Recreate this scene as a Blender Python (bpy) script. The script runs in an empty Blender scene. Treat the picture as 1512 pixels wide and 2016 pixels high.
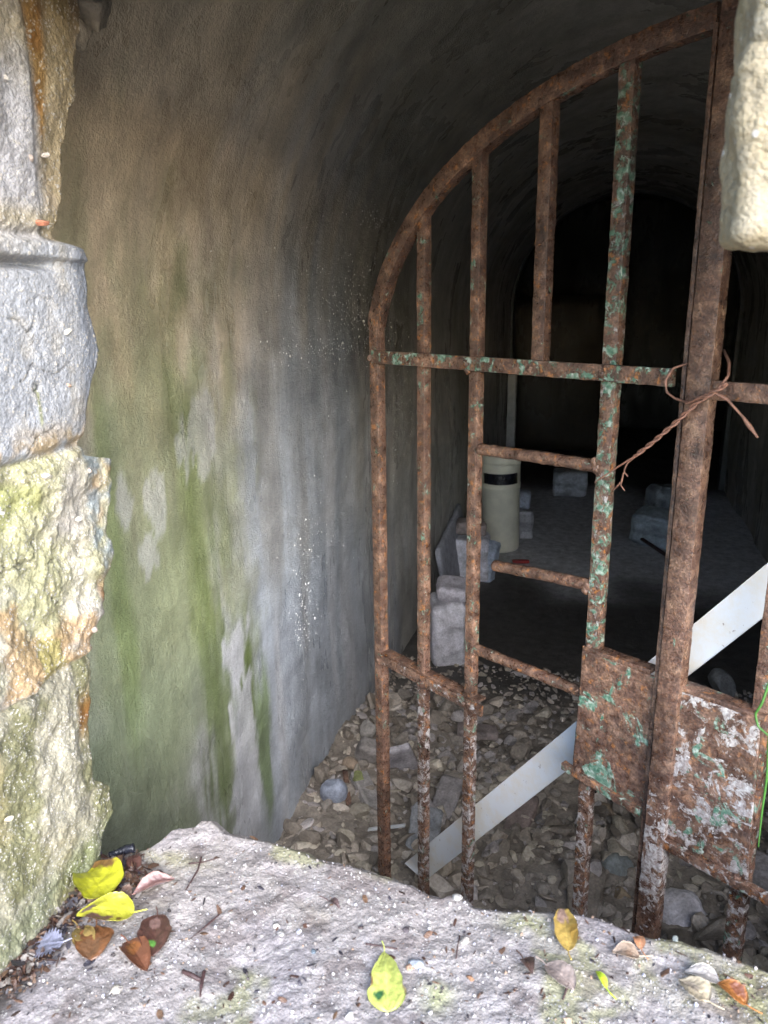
import bpy, math, random
import numpy as np
from mathutils import Matrix, Vector
random.seed(7)
RNG = np.random.default_rng(11)
SC = bpy.context.scene
COL = SC.collection

# ------------------------------------------------------------------ camera (recovered from the vanishing points)
F = 1514.0                                    # focal length in photo pixels (photo 1512 x 2016)
_g = np.array([74, 5692, F]); _g /= np.linalg.norm(_g)                 # gravity in camera axes
_y = np.array([444, -(74*444+F*F)/5692, F]); _y /= np.linalg.norm(_y)  # tunnel direction in camera axes
_z = -_g; _x = np.cross(_y, _z)
RW = np.array([_x, _y, _z])                   # camera axes (right, down, forward) -> world
EYE = np.array([0.0, 0.0, 0.66])
cam = bpy.data.cameras.new('camera'); camo = bpy.data.objects.new('camera', cam); COL.objects.link(camo)
cam.sensor_fit = 'HORIZONTAL'; cam.sensor_width = 36.0; cam.lens = 36.0*F/1512
cam.dof.use_dof = True; cam.dof.focus_distance = 1.55; cam.dof.aperture_fstop = 14.0
cam.clip_start = 0.02; cam.clip_end = 500
M3 = RW @ np.diag([1, -1, -1])
m4 = Matrix([[*M3[0], EYE[0]], [*M3[1], EYE[1]], [*M3[2], EYE[2]], [0, 0, 0, 1]])
camo.matrix_world = m4
SC.camera = camo
SC.render.resolution_x = 768; SC.render.resolution_y = 1024

# ------------------------------------------------------------------ daylight
w = bpy.data.worlds.new('World'); SC.world = w; w.use_nodes = True
nt = w.node_tree; bg = nt.nodes['Background']
sky = nt.nodes.new('ShaderNodeTexSky'); sky.sky_type = 'NISHITA'; sky.sun_disc = False
SUN_EL, SUN_AZ = math.radians(29), math.radians(148)   # behind the camera, to the right
sky.sun_elevation = SUN_EL; sky.sun_rotation = SUN_AZ
sky.air_density = 1.0; sky.dust_density = 1.2; sky.ozone_density = 2.2
nt.links.new(sky.outputs[0], bg.inputs[0]); bg.inputs[1].default_value = 0.15
sl = bpy.data.lights.new('sun', 'SUN'); sl.energy = 0.95; sl.angle = math.radians(50); sl.color = (1.0, 0.98, 0.96)
so = bpy.data.objects.new('sun', sl); COL.objects.link(so)
sd = Vector((math.sin(SUN_AZ)*math.cos(SUN_EL), math.cos(SUN_AZ)*math.cos(SUN_EL), math.sin(SUN_EL)))
so.rotation_euler = sd.to_track_quat('Z', 'Y').to_euler(); so.location = (0, -4, 6)
SC.view_settings.view_transform = 'Standard'; SC.view_settings.look = 'None'
SC.view_settings.gamma = 1.0; SC.view_settings.exposure = 2.85
SC.cycles.max_bounces = 10; SC.cycles.diffuse_bounces = 6; SC.cycles.glossy_bounces = 3
SC.cycles.sample_clamp_indirect = 8.0

# ------------------------------------------------------------------ maths helpers
def ray(px, py): return RW @ np.array([px-756, py-1008, F])
def at_z(px, py, z): d = ray(px, py); return EYE + d*(z-EYE[2])/d[2]
def at_x(px, py, x): d = ray(px, py); return EYE + d*x/d[0]
def at_y(px, py, y): d = ray(px, py); return EYE + d*y/d[1]
G = RW @ np.array([-1356, -(-1356*74+F*F)/5692, F]); G /= np.linalg.norm(G)   # along the gate, towards its far end
NG = np.cross(G, [0, 0, 1.])                                                   # gate normal, away from the viewer
UP = np.array([0, 0, 1.])
P0 = EYE + ray(1385, 750)*1.08/F; P0[2] = 0
def gpt(t, z, n=0.0): return P0 + G*t + NG*n + UP*z

def _h(ix, iy, iz, seed):
    n = (ix.astype(np.int64)*374761393 + iy.astype(np.int64)*668265263 + iz.astype(np.int64)*2147483647 + seed*974634777) & 0xffffffff
    n = ((n ^ (n >> 13))*1274126177) & 0xffffffff
    n = n ^ (n >> 16)
    return (n & 0xffff)/32767.5 - 1.0
def vnoise(P, seed=0):
    P = np.asarray(P, float); i = np.floor(P).astype(np.int64); f = P-i; u = f*f*f*(f*(f*6-15)+10)
    r = 0
    for a in (0, 1):
        for b in (0, 1):
            for c in (0, 1):
                wgt = (u[..., 0] if a else 1-u[..., 0])*(u[..., 1] if b else 1-u[..., 1])*(u[..., 2] if c else 1-u[..., 2])
                r = r + wgt*_h(i[..., 0]+a, i[..., 1]+b, i[..., 2]+c, seed)
    return r
def fbm(P, sc=1.0, octv=4, seed=0, gain=0.5):
    P = np.asarray(P, float)*np.asarray(sc, float); r = 0; a = 1; t = 0
    for o in range(octv):
        r = r + a*vnoise(P+o*17.3, seed+o); t += a; a *= gain; P = P*2.03
    return r/t
def sm(a, b, x): x = np.clip((x-a)/(b-a), 0, 1); return x*x*(3-2*x)
def mix(c, col, m): return c*(1-m[..., None]) + np.array(col)*m[..., None]

# ------------------------------------------------------------------ object helpers
ORG = {}
def tag(o, label=None, cat=None, group=None, kind=None):
    if label: o['label'] = label
    if cat: o['category'] = cat
    if group: o['group'] = group
    if kind: o['kind'] = kind
    return o
def thing(name, label, cat, loc, group=None):
    o = bpy.data.objects.new(name, None); COL.objects.link(o); o.location = loc; o.empty_display_size = 0.05
    ORG[o.name] = np.array(loc, float); return tag(o, label, cat, group)
def obj(name, V, Fs, mat, parent=None, col=None, smooth=True, label=None, cat=None, group=None, kind=None, sharp=0):
    V = np.asarray(V, float)
    org = ORG[parent.name] if parent is not None else np.array([(V[:, 0].min()+V[:, 0].max())/2, (V[:, 1].min()+V[:, 1].max())/2, V[:, 2].min()])
    me = bpy.data.meshes.new(name)
    if isinstance(Fs, np.ndarray):
        n, k = Fs.shape
        me.vertices.add(len(V)); me.vertices.foreach_set('co', (V-org).ravel())
        me.loops.add(n*k); me.loops.foreach_set('vertex_index', Fs.ravel().astype(np.int32))
        me.polygons.add(n); me.polygons.foreach_set('loop_start', np.arange(0, n*k, k, dtype=np.int32))
        me.update(calc_edges=True); me.validate()
    else:
        me.from_pydata((V-org).tolist(), [], Fs)
    me.polygons.foreach_set('use_smooth', [smooth]*len(me.polygons))
    if col is not None and len(me.vertices) == len(V):
        at = me.color_attributes.new('Col', 'FLOAT_COLOR', 'POINT')
        c = np.ones((len(V), 4)); c[:, :3] = np.clip(col, 0.0, 1); at.data.foreach_set('color', c.ravel())
    me.materials.append(mat)
    if sharp: me.set_sharp_from_angle(angle=math.radians(sharp))
    o = bpy.data.objects.new(name, me); COL.objects.link(o)
    if parent is not None: o.parent = parent
    else: o.location = org
    ORG[o.name] = org
    return tag(o, label, cat, group, kind)
def grid_faces(nr, nc, closed=False):
    i = np.arange(nr-1)[:, None]; j = np.arange(nc if closed else nc-1)[None, :]; j2 = (j+1) % nc
    return np.stack([i*nc+j, i*nc+j2, (i+1)*nc+j2, (i+1)*nc+j], -1).reshape(-1, 4)
def add_cluster(lst):                      # join (V,F,col) triples
    Vs, Fs, Cs, n = [], [], [], 0
    for V, Fa, C in lst:
        Vs.append(V); Fs.append(Fa+n); Cs.append(np.broadcast_to(C, (len(V), 3))); n += len(V)
    return np.concatenate(Vs), np.concatenate(Fs), np.concatenate(Cs)

def sweep(path, U, W, a, b, rough=0.0, seg=0.005, round_=0.25, seed=0, caps=True):
    """rounded rectangular bar: half sizes a along U, b along W, following a path"""
    path = np.asarray(path, float); d = np.r_[0, np.cumsum(np.linalg.norm(np.diff(path, axis=0), axis=1))]
    n = max(2, int(d[-1]/seg)+1); s = np.linspace(0, d[-1], n)
    P = np.stack([np.interp(s, d, path[:, k]) for k in range(3)], 1)
    T = np.gradient(P, axis=0); T /= np.linalg.norm(T, axis=1)[:, None]
    W = np.broadcast_to(np.asarray(W, float), P.shape)
    Ud = np.cross(T, W) if U is None else np.broadcast_to(np.asarray(U, float), P.shape)
    Ud = Ud/np.linalg.norm(Ud, axis=1)[:, None]
    prof = []; r = round_*min(a, b)
    for cx, cy, a0 in ((a-r, b-r, 0), (-a+r, b-r, 90), (-a+r, -b+r, 180), (a-r, -b+r, 270)):
        for k in (0, 45, 90):
            an = math.radians(a0+k); prof.append((cx+r*math.cos(an), cy+r*math.sin(an)))
        nx = {0: (0, b), 90: (-a, 0), 180: (0, -b), 270: (a, 0)}[a0]
        prof.append(nx)
    prof = np.array(prof); k = len(prof)
    V = P[:, None, :] + prof[None, :, 0, None]*Ud[:, None, :] + prof[None, :, 1, None]*W[:, None, :]
    if rough:
        nn = fbm(V, 60, 3, seed) + 0.8*fbm(V, 190, 2, seed+5)
        dirv = (prof[None, :, 0, None]*Ud[:, None, :] + prof[None, :, 1, None]*W[:, None, :]); dirv = dirv/np.linalg.norm(dirv, axis=2)[..., None]
        V = V + dirv*(nn*rough)[..., None]
    Vf = V.reshape(-1, 3); Fa = grid_faces(n, k, True)
    if caps:
        c0, c1 = len(Vf), len(Vf)+1; Vf = np.vstack([Vf, V[0].mean(0), V[-1].mean(0)])
        j = np.arange(k); j2 = (j+1) % k
        cap = np.concatenate([np.stack([np.full(k, c0), j2, j, j], 1), np.stack([np.full(k, c1), (n-1)*k+j, (n-1)*k+j2, (n-1)*k+j2], 1)])
        return Vf, [tuple(f) for f in Fa.tolist()] + [tuple(f[:3]) for f in cap.tolist()]
    return Vf, Fa
def tube(path, r, k=10, rough=0.0, seed=0, seg=0.004, taper=None):
    path = np.asarray(path, float); d = np.r_[0, np.cumsum(np.linalg.norm(np.diff(path, axis=0), axis=1))]
    n = max(3, int(d[-1]/seg)+1); s = np.linspace(0, d[-1], n)
    P = np.stack([np.interp(s, d, path[:, q]) for q in range(3)], 1)
    if len(path) > 3:
        for _ in range(2): P[1:-1] = (P[:-2]+2*P[1:-1]+P[2:])/4
    T = np.gradient(P, axis=0); T /= np.linalg.norm(T, axis=1)[:, None]
    ref = np.array([0.31, 0.22, 0.92]) if abs(T[:, 2]).mean() < 0.8 else np.array([1., 0.1, 0])
    A = np.cross(T, ref); A /= np.linalg.norm(A, axis=1)[:, None]; B = np.cross(T, A)
    an = np.linspace(0, 2*math.pi, k, endpoint=False)
    dirv = np.cos(an)[None, :, None]*A[:, None] + np.sin(an)[None, :, None]*B[:, None]
    rr = r*np.ones(n) if taper is None else np.interp(np.linspace(0, 1, n), np.linspace(0, 1, len(taper)), taper)*r
    V = P[:, None] + dirv*rr[:, None, None]
    if rough: V = V + dirv*((fbm(V, 70, 3, seed)+.6*fbm(V, 200, 2, seed+3))*rough)[..., None]
    Vf = V.reshape(-1, 3); Fa = grid_faces(n, k, True).tolist()
    return Vf, [tuple(f) for f in Fa] + [tuple(range(k))[::-1], tuple(range((n-1)*k, n*k))]

_ICO = {}
def ico(sub):
    if sub not in _ICO:
        import bmesh
        bm = bmesh.new(); bmesh.ops.create_icosphere(bm, subdivisions=sub, radius=1.0); bm.verts.ensure_lookup_table()
        _ICO[sub] = (np.array([v.co[:] for v in bm.verts]), np.array([[v.index for v in f.verts] for f in bm.faces])); bm.free()
    return _ICO[sub]
def rot(rx, ry, rz):
    return np.array(Matrix.Rotation(rz, 3, 'Z') @ Matrix.Rotation(ry, 3, 'Y') @ Matrix.Rotation(rx, 3, 'X'))
def stone(c, size, R3=None, sub=2, cuts=9, seed=0, rough=0.06, rng=None, cut=(0.45, 0.8)):
    """angular broken stone: a ball cut by random planes, roughened"""
    r = np.random.default_rng(seed) if rng is None else rng
    V, Fa = ico(sub); V = V.copy()
    for _ in range(cuts):
        nrm = r.normal(size=3); nrm /= np.linalg.norm(nrm); d = r.uniform(*cut)
        e = V@nrm - d; V = V - np.where(e > 0, e, 0)[:, None]*nrm
    if rough: V = V*(1+rough*fbm(V, 2.6, 3, int(r.integers(1e6))))[:, None]
    V = V*np.asarray(size)
    if R3 is None: R3 = rot(*r.uniform(-3, 3, 3))
    return V@np.asarray(R3).T + np.asarray(c), Fa
def rbox(c, half, R3=None, res=14, rad=0.02, rough=0.006, fq=18, seed=0, chips=0.0):
    """box with worn, rounded edges and a rough surface (one closed mesh)"""
    half = np.asarray(half, float); L = np.linspace(-1, 1, res+1); pts = {}; V = []; Fa = []
    def vid(i, j, k):
        key = (i, j, k)
        if key not in pts: pts[key] = len(V); V.append((L[i], L[j], L[k]))
        return pts[key]
    for a in range(res):
        for b in range(res):
            for s in (0, res):
                q = [(a, b), (a+1, b), (a+1, b+1), (a, b+1)]
                fl = (lambda x: x) if s else (lambda x: x[::-1])
                Fa.append(fl([vid(i, j, s) for i, j in q])); Fa.append(fl([vid(s, i, j) for i, j in q])); Fa.append(fl([vid(j, s, i) for i, j in q]))
    V = np.array(V)*half; rad = min(rad, half.min()*0.98)
    inner = np.clip(V, -(half-rad), half-rad); dd = V-inner; ln = np.linalg.norm(dd, axis=1); ln[ln == 0] = 1
    nrm = dd/ln[:, None]; V = inner+nrm*rad
    V = V + nrm*(fbm(V+seed*3.1, fq, 4, seed)*rough)[:, None]
    if chips:
        e = np.sort(np.abs(V)/half, axis=1)[:, 1]; V = V*(1-chips*sm(.75, 1.0, e)*np.clip(fbm(V+seed, fq*.5, 2, seed+9)+.1, 0, 1))[:, None]
    if R3 is not None: V = V@np.asarray(R3).T
    return V+np.asarray(c), np.array(Fa)

# ------------------------------------------------------------------ materials
def newmat(name):
    m = bpy.data.materials.new(name); m.use_nodes = True; n = m.node_tree
    return m, n, n.nodes['Principled BSDF']
class NB:
    def __init__(s, n): s.n = n
    def add(s, t, **k):
        x = s.n.nodes.new(t)
        for a, b in k.items(): setattr(x, a, b)
        return x
    def link(s, a, b): s.n.links.new(a, b)
    def coord(s, scale=(1, 1, 1), kind='Object'):
        tc = s.add('ShaderNodeTexCoord'); mp = s.add('ShaderNodeMapping'); mp.inputs['Scale'].default_value = scale
        s.link(tc.outputs[kind], mp.inputs[0]); return mp.outputs[0]
    def noise(s, vec, sc, det=4, rough=.5, dist=0):
        x = s.add('ShaderNodeTexNoise'); x.inputs['Scale'].default_value = sc; x.inputs['Detail'].default_value = det
        x.inputs['Roughness'].default_value = rough; x.inputs['Distortion'].default_value = dist; s.link(vec, x.inputs['Vector']); return x.outputs[0]
    def vor(s, vec, sc, feat='F1', out='Distance', rnd=1):
        x = s.add('ShaderNodeTexVoronoi', feature=feat); x.inputs['Scale'].default_value = sc; x.inputs['Randomness'].default_value = rnd
        s.link(vec, x.inputs['Vector']); return x.outputs[out]
    def ramp(s, fac, stops, interp='LINEAR'):
        x = s.add('ShaderNodeValToRGB'); r = x.color_ramp; r.interpolation = interp
        while len(r.elements) < len(stops): r.elements.new(0.5)
        for e, (p, c) in zip(r.elements, stops):
            e.position = p; e.color = (*c, 1) if not np.isscalar(c) else (c, c, c, 1)
        s.link(fac, x.inputs[0]); return x.outputs[0]
    def mixc(s, a, b, fac, mode='MIX'):
        x = s.add('ShaderNodeMix', data_type='RGBA', blend_type=mode)
        for i, v in ((6, a), (7, b)):
            if isinstance(v, tuple): x.inputs[i].default_value = (*v, 1)
            else: s.link(v, x.inputs[i])
        if np.isscalar(fac): x.inputs[0].default_value = fac
        else: s.link(fac, x.inputs[0])
        return x.outputs[2]
    def math(s, op, a, b=0.0, c=None):
        x = s.add('ShaderNodeMath', operation=op)
        for i, v in enumerate((a, b) if c is None else (a, b, c)):
            if np.isscalar(v): x.inputs[i].default_value = v
            else: s.link(v, x.inputs[i])
        return x.outputs[0]
    def bump(s, h, dist, strength=1.0, nrm=None):
        x = s.add('ShaderNodeBump'); x.inputs['Distance'].default_value = dist; x.inputs['Strength'].default_value = strength
        s.link(h, x.inputs['Height'])
        if nrm is not None: s.link(nrm, x.inputs['Normal'])
        return x.outputs[0]
    def attr(s): x = s.add('ShaderNodeAttribute', attribute_name='Col'); return x.outputs['Color']

def mat_masonry(name, speck=0.5, wet=0.5, fine=260, bumpk=1.0):
    m, n, p = newmat(name); b = NB(n); v = b.coord(); c = b.attr()
    n1 = b.noise(v, 35, 6, .65); n2 = b.noise(v, fine, 4, .6); n3 = b.noise(v, 700, 2, .6)
    tone = b.ramp(n1, [(.25, .72), (.5, 1.0), (.75, 1.22)]); c1 = b.mixc(c, tone, 1.0, 'MULTIPLY')
    c1 = b.mixc(c1, b.ramp(n2, [(.3, .68), (.5, 1.0), (.7, 1.3)]), .75, 'MULTIPLY')
    vd = b.vor(v, 330); vd2 = b.vor(v, 120)
    sel = b.noise(v, 60, 2)
    wh = b.math('MULTIPLY', b.math('LESS_THAN', vd, .30), b.math('GREATER_THAN', sel, 1-speck))
    c2 = b.mixc(c1, (.36, .35, .335), wh)
    wh2 = b.math('MULTIPLY', b.math('LESS_THAN', vd2, .23), b.math('GREATER_THAN', b.noise(v, 41, 2), .56))
    c2 = b.mixc(c2, (.36, .34, .31), wh2)
    dk = b.math('LESS_THAN', b.noise(v, 240, 3, .7), .33)
    c3 = b.mixc(c2, (.06, .05, .045), b.math('MULTIPLY', dk, .45))
    b.link(c3, p.inputs['Base Color'])
    r = b.ramp(b.noise(v, 90, 4, .6), [(.35, .75-.5*wet), (.65, .85)])
    b.link(r, p.inputs['Roughness']); p.inputs['Specular IOR Level'].default_value = .55
    h = b.math('ADD', b.math('MULTIPLY', n1, .35), b.math('ADD', b.math('MULTIPLY', n2, .22), b.math('MULTIPLY', n3, .2)))
    h = b.math('ADD', h, b.math('MULTIPLY', vd2, -.35)); h = b.math('ADD', h, b.math('MULTIPLY', vd, -.2))
    b.link(b.bump(h, .006*bumpk, .9), p.inputs['Normal']); return m
def mat_plaster():
    m, n, p = newmat('wet_plaster'); b = NB(n); v = b.coord(); c = b.attr()
    vs = b.coord((1, 1, .16)); vst = b.coord((.7, .7, .06))
    n1 = b.noise(v, 9, 6, .6); n2 = b.noise(v, 120, 5, .65); st = b.noise(vs, 60, 5, .65); st2 = b.noise(vst, 30, 4, .6, .3)
    c1 = b.mixc(c, b.ramp(n1, [(.3, .75), (.5, 1.0), (.7, 1.22)]), 1.0, 'MULTIPLY')
    c1 = b.mixc(c1, b.ramp(n2, [(.3, .8), (.5, 1.0), (.7, 1.2)]), .7, 'MULTIPLY')
    c1 = b.mixc(c1, b.ramp(st, [(.3, .86), (.5, 1.0), (.7, 1.10)]), .6, 'MULTIPLY')
    c1 = b.mixc(c1, b.ramp(st2, [(.3, .80), (.5, 1.0), (.72, 1.15)]), .6, 'MULTIPLY')
    b.link(c1, p.inputs['Base Color'])
    wet = b.noise(b.coord((1, 1, .35)), 3.2, 4, .65)
    b.link(b.ramp(wet, [(.42, .62), (.56, .26)]), p.inputs['Roughness']); p.inputs['Specular IOR Level'].default_value = .5
    grain = b.noise(v, 330, 3, .6); blob = b.vor(v, 260, 'SMOOTH_F1')
    h = b.math('ADD', b.math('MULTIPLY', n2, .8), b.math('ADD', b.math('MULTIPLY', st, .28), b.math('MULTIPLY', grain, .45)))
    h = b.math('ADD', h, b.math('MULTIPLY', blob, -.25)); h = b.math('ADD', h, b.math('MULTIPLY', st2, .5))
    b.link(b.bump(h, .0042, .85), p.inputs['Normal']); return m
def mat_rust(name, green=.5, white=.3, warm=.5, lowwhite=0.0, ps=1.0, zb=None):
    m, n, p = newmat(name); b = NB(n); v = b.coord(kind='Object')
    geo = b.add('ShaderNodeNewGeometry'); mp = b.add('ShaderNodeMapping'); b.link(geo.outputs['Position'], mp.inputs[0]); v = mp.outputs[0]
    n1 = b.noise(v, 45, 6, .7); n2 = b.noise(v, 260, 4, .65); n3 = b.noise(v, 14, 3, .6)
    rust = b.ramp(n1, [(.28, (.035, .018, .012)), (.45, (.080, .042, .030)), (.58, (.15, .088, .060)), (.72, (.25+.06*warm, .165, .115))])
    rust = b.mixc(rust, b.ramp(n2, [(.3, .35), (.5, .95), (.7, 1.7)]), .85, 'MULTIPLY')
    rust = b.mixc(rust, b.ramp(n3, [(.3, .5), (.5, .95), (.7, 1.4)]), .9, 'MULTIPLY')
    org = b.math('MULTIPLY', b.ramp(b.noise(v, 75, 4, .7), [(.58, 0.), (.66, 1.)]), .7*warm)
    rust = b.mixc(rust, (.50, .19, .035), org)
    c = rust
    gm = b.ramp(b.noise(v, 48*ps, 8, .72, .6), [(.66-.13*green, 0.), (.69-.13*green, 1.)])
    gc = b.ramp(b.noise(v, 130, 3), [(.35, (.04, .12, .08)), (.52, (.12, .20, .15)), (.66, (.32, .38, .34))])
    c = b.mixc(c, gc, gm)
    nw = b.noise(v, 62*ps, 7, .72, .5)
    if lowwhite:
        sx = b.add('ShaderNodeSeparateXYZ'); b.link(geo.outputs['Position'], sx.inputs[0])
        mr = b.add('ShaderNodeMapRange'); b.link(sx.outputs[2], mr.inputs[0])
        mr.inputs[1].default_value = .05; mr.inputs[2].default_value = -.22; mr.inputs[3].default_value = 0; mr.inputs[4].default_value = .17*lowwhite
        if zb:
            m2 = b.add('ShaderNodeMapRange'); b.link(sx.outputs[2], m2.inputs[0]); m2.inputs[1].default_value = zb[0]; m2.inputs[2].default_value = zb[1]; m2.inputs[3].default_value = 0; m2.inputs[4].default_value = -.2
            nw = b.math('ADD', nw, m2.outputs[0])
        nw = b.math('ADD', nw, mr.outputs[0])
    wm = b.ramp(nw, [(.72-.16*white, 0.), (.745-.16*white, 1.)])
    wc = b.ramp(b.noise(v, 170, 4, .65), [(.3, (.17, .13, .12)), (.5, (.29, .265, .26)), (.68, (.45, .45, .45))])
    c = b.mixc(c, wc, wm)
    b.link(c, p.inputs['Base Color'])
    b.link(b.ramp(b.noise(v, 110, 3), [(.38, .16), (.58, .65)]), p.inputs['Roughness'])
    p.inputs['Metallic'].default_value = 0.0; p.inputs['Specular IOR Level'].default_value = .6
    h = b.math('ADD', b.math('MULTIPLY', n1, .8), b.math('MULTIPLY', n2, .55)); h = b.math('ADD', h, b.math('MULTIPLY', wm, .2)); h = b.math('ADD', h, b.math('MULTIPLY', gm, .15))
    h = b.math('ADD', h, b.math('MULTIPLY', b.noise(v, 600, 2), .25))
    b.link(b.bump(h, .0027, 1.0), p.inputs['Normal']); return m
def mat_stone(name, wet=.2):
    m, n, p = newmat(name); b = NB(n); v = b.coord(); c = b.attr()
    n1 = b.noise(v, 22, 6, .65); n2 = b.noise(v, 140, 4, .65)
    c1 = b.mixc(c, b.ramp(n1, [(.3, .6), (.5, 1.), (.7, 1.35)]), .9, 'MULTIPLY'); c1 = b.mixc(c1, b.ramp(n2, [(.3, .6), (.5, 1.), (.7, 1.4)]), .7, 'MULTIPLY')
    b.link(c1, p.inputs['Base Color']); p.inputs['Roughness'].default_value = .8-.4*wet
    b.link(b.bump(b.math('ADD', n1, b.math('MULTIPLY', n2, .5)), .006, .8), p.inputs['Normal']); return m
def mat_simple(name, col, rough=.6, bump=0.0, var=.2, sc=40, spec=.5, trans=0):
    m, n, p = newmat(name); b = NB(n); v = b.coord()
    n1 = b.noise(v, sc, 5, .6); lo = tuple(x*(1-var) for x in col); hi = tuple(min(1, x*(1+var)) for x in col)
    b.link(b.ramp(n1, [(.3, lo), (.7, hi)]), p.inputs['Base Color']); p.inputs['Roughness'].default_value = rough
    p.inputs['Specular IOR Level'].default_value = spec
    if bump: b.link(b.bump(b.noise(v, sc*4, 3), bump, .8), p.inputs['Normal'])
    return m
def mat_leaf():
    m, n, p = newmat('leaf'); b = NB(n); v = b.coord(); c = b.attr()
    c1 = b.mixc(c, b.ramp(b.noise(v, 90, 4, .6), [(.3, .7), (.5, 1.), (.7, 1.25)]), .8, 'MULTIPLY')
    b.link(c1, p.inputs['Base Color']); p.inputs['Roughness'].default_value = .33; p.inputs['Specular IOR Level'].default_value = .5
    p.inputs['Subsurface Weight'].default_value = 0.0
    b.link(b.bump(b.noise(v, 240, 3), .0012, .7), p.inputs['Normal']); return m
M_PIER = mat_masonry('pier_masonry', .5, .55, 260, .8)
M_LEDGE = mat_masonry('ledge_concrete', .45, .4, 300, .6)
M_HANG = mat_masonry('hanging_stone', .3, .3, 160, 1.2)
M_PLASTER = mat_plaster()
M_RUST = mat_rust('rusty_iron', .35, .12, .6)
M_RUSTG = mat_rust('rusty_iron_green', .95, .25, .7)
M_RUSTW = mat_rust('rusty_iron_flaking', .55, .2, .6, 1.0)
M_RUSTW2 = mat_rust('rusty_iron_whitewashed', .1, .05, .1, 1.6, 1.0, (-.24, -.40))
M_RUSTP = mat_rust('rusty_iron_pale_green', 1.12, .72, .6)
M_RUSTD = mat_rust('dark_rusty_iron', .1, -.3, .2)
M_PLATE = mat_rust('rusty_plate', .75, -.2, .45, 0, .42)
M_PLATEW = mat_rust('flaking_plate', .72, 1.25, .3, 0, .5)
M_STONE = mat_stone('stone'); M_RUBBLE = mat_stone('rubble', .3)
M_FLOOR = mat_stone('dirt_floor', .2)
M_LEAF = mat_leaf(); M_BITS = mat_stone('litter', 1.0)
M_TWIG = mat_simple('twig', (.045, .022, .022), .5, .001, .4, 200)
M_WIRE = mat_simple('rusty_wire', (.17, .085, .06), .55, .001, .6, 160)
M_BIN = mat_simple('cream_metal', (.84, .82, .68), .45, .0006, .14, 9)
M_BLACK = mat_simple('black_plastic', (.012, .013, .02), .25, .002, .3, 60)
M_GRASS = mat_simple('grass_blade', (.045, .14, .025), .45, .0005, .2, 60)

# ------------------------------------------------------------------ the vaulted tunnel
XL, XR, ZF, ZS, Y0, Y1 = -0.80, 1.00, -0.84, 0.62, 0.70, 6.75
XC = (XL+XR)/2; RV = (XR-XL)/2
SA = ZS-ZF; ARC = math.pi*RV; STOT = 2*SA+ARC
def prof(s):
    s = np.asarray(s, float); th = np.clip((s-SA)/RV, 0, math.pi)
    x = np.where(s < SA, XL, np.where(s > SA+ARC, XR, XC-RV*np.cos(th)))
    z = np.where(s < SA, ZF+s, np.where(s > SA+ARC, ZF+STOT-s, ZS+RV*np.sin(th)))
    nx = np.where(s < SA, 1., np.where(s > SA+ARC, -1., np.cos(th))); nz = np.where((s < SA) | (s > SA+ARC), 0, -np.sin(th))
    return x, z, nx, nz
def wall_sy(px, py):                        # where a line of sight meets the plaster: (arc length, distance in)
    d = ray(px, py)
    p = EYE + d*XL/d[0] if d[0] < 0 else None
    if p is not None and p[2] <= ZS: return p[2]-ZF, p[1]
    a = d[0]**2+d[2]**2; o = np.array([EYE[0]-XC, EYE[2]-ZS]); bq = 2*(o[0]*d[0]+o[1]*d[2]); c = o@o-RV*RV
    t = (-bq+math.sqrt(bq*bq-4*a*c))/(2*a); q = EYE+d*t
    th = math.atan2(q[2]-ZS, -(q[0]-XC)); return SA+th*RV, q[1]
ys = Y0 + (Y1-Y0)*np.linspace(0, 1, 420)**1.6; ss = np.linspace(-.06, STOT+.06, 460)
SS, YY = np.meshgrid(ss, ys, indexing='ij'); x, z, nx, nz = prof(SS)
Pb = np.stack([x, YY, z], -1)
Q = np.stack([SS, YY, SS*0], -1)
disp = .018*fbm(Q, 1.6, 3, 3) + .005*fbm(Q, 9, 3, 4) + .0022*fbm(Q, (60, 22, 1), 3, 5)
# broken plaster edge running up the wall behind the highlight
Pb = Pb + np.stack([nx, nx*0, nz], -1)*disp[..., None]
base = np.ones(SS.shape+(3,))*np.array([.40, .39, .365])
qd = np.stack([SS*.8, YY*3, SS*0], -1); qv = np.stack([SS*1.6, YY*9, SS*0], -1)
base = mix(base, (.30, .285, .25), sm(-.2, .5, fbm(qd, 1.5, 4, 21)))
base = mix(base, (.50, .48, .46), sm(.05, .5, fbm(qd+5, 1.9, 4, 22))*.7)
def blob(c, px, py, rs, ry, colr, k=1.0, hard=.35, seed=1, dist=.5, fs=7, fy=16):
    s0, y0 = wall_sy(px, py)
    dd = np.sqrt(((SS-s0)/rs)**2 + ((YY-y0)/ry)**2) + dist*fbm(np.stack([SS*fs, YY*fy, SS*0+seed], -1), 1, 4, seed)
    return mix(c, colr, (1-sm(1-hard, 1+hard, dd))*k)
OR = (.60, .44, .26); DB = (.17, .11, .055); OL = (.24, .255, .15); GR = (.12, .155, .06); PA = (.46, .47, .50); DK = (.26, .245, .20)
base = blob(base, 330, 230, .42, .60, OR, .9, .6, 2)
base = blob(base, 230, 90, .16, .25, DB, .75, .5, 3); base = blob(base, 200, 150, .14, .12, DB, .8, .5, 4)
base = blob(base, 215, 330, .10, .10, DB, .6, .6, 5); base = blob(base, 340, 150, .03, .05, DB, .7, .6, 6)
base = blob(base, 560, 60, .5, 1.1, DK, .85, .5, 7); base = blob(base, 820, 250, .5, 1.6, (.30, .29, .25), .6, .5, 8)
base = blob(base, 450, 430, .35, .7, (.56, .48, .37), .8, .6, 9)
base = blob(base, 600, 760, .08, .35, (.20, .18, .15), .65, .5, 10); base = blob(base, 700, 700, .10, .22, (.19, .17, .15), .7, .4, 11)
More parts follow.
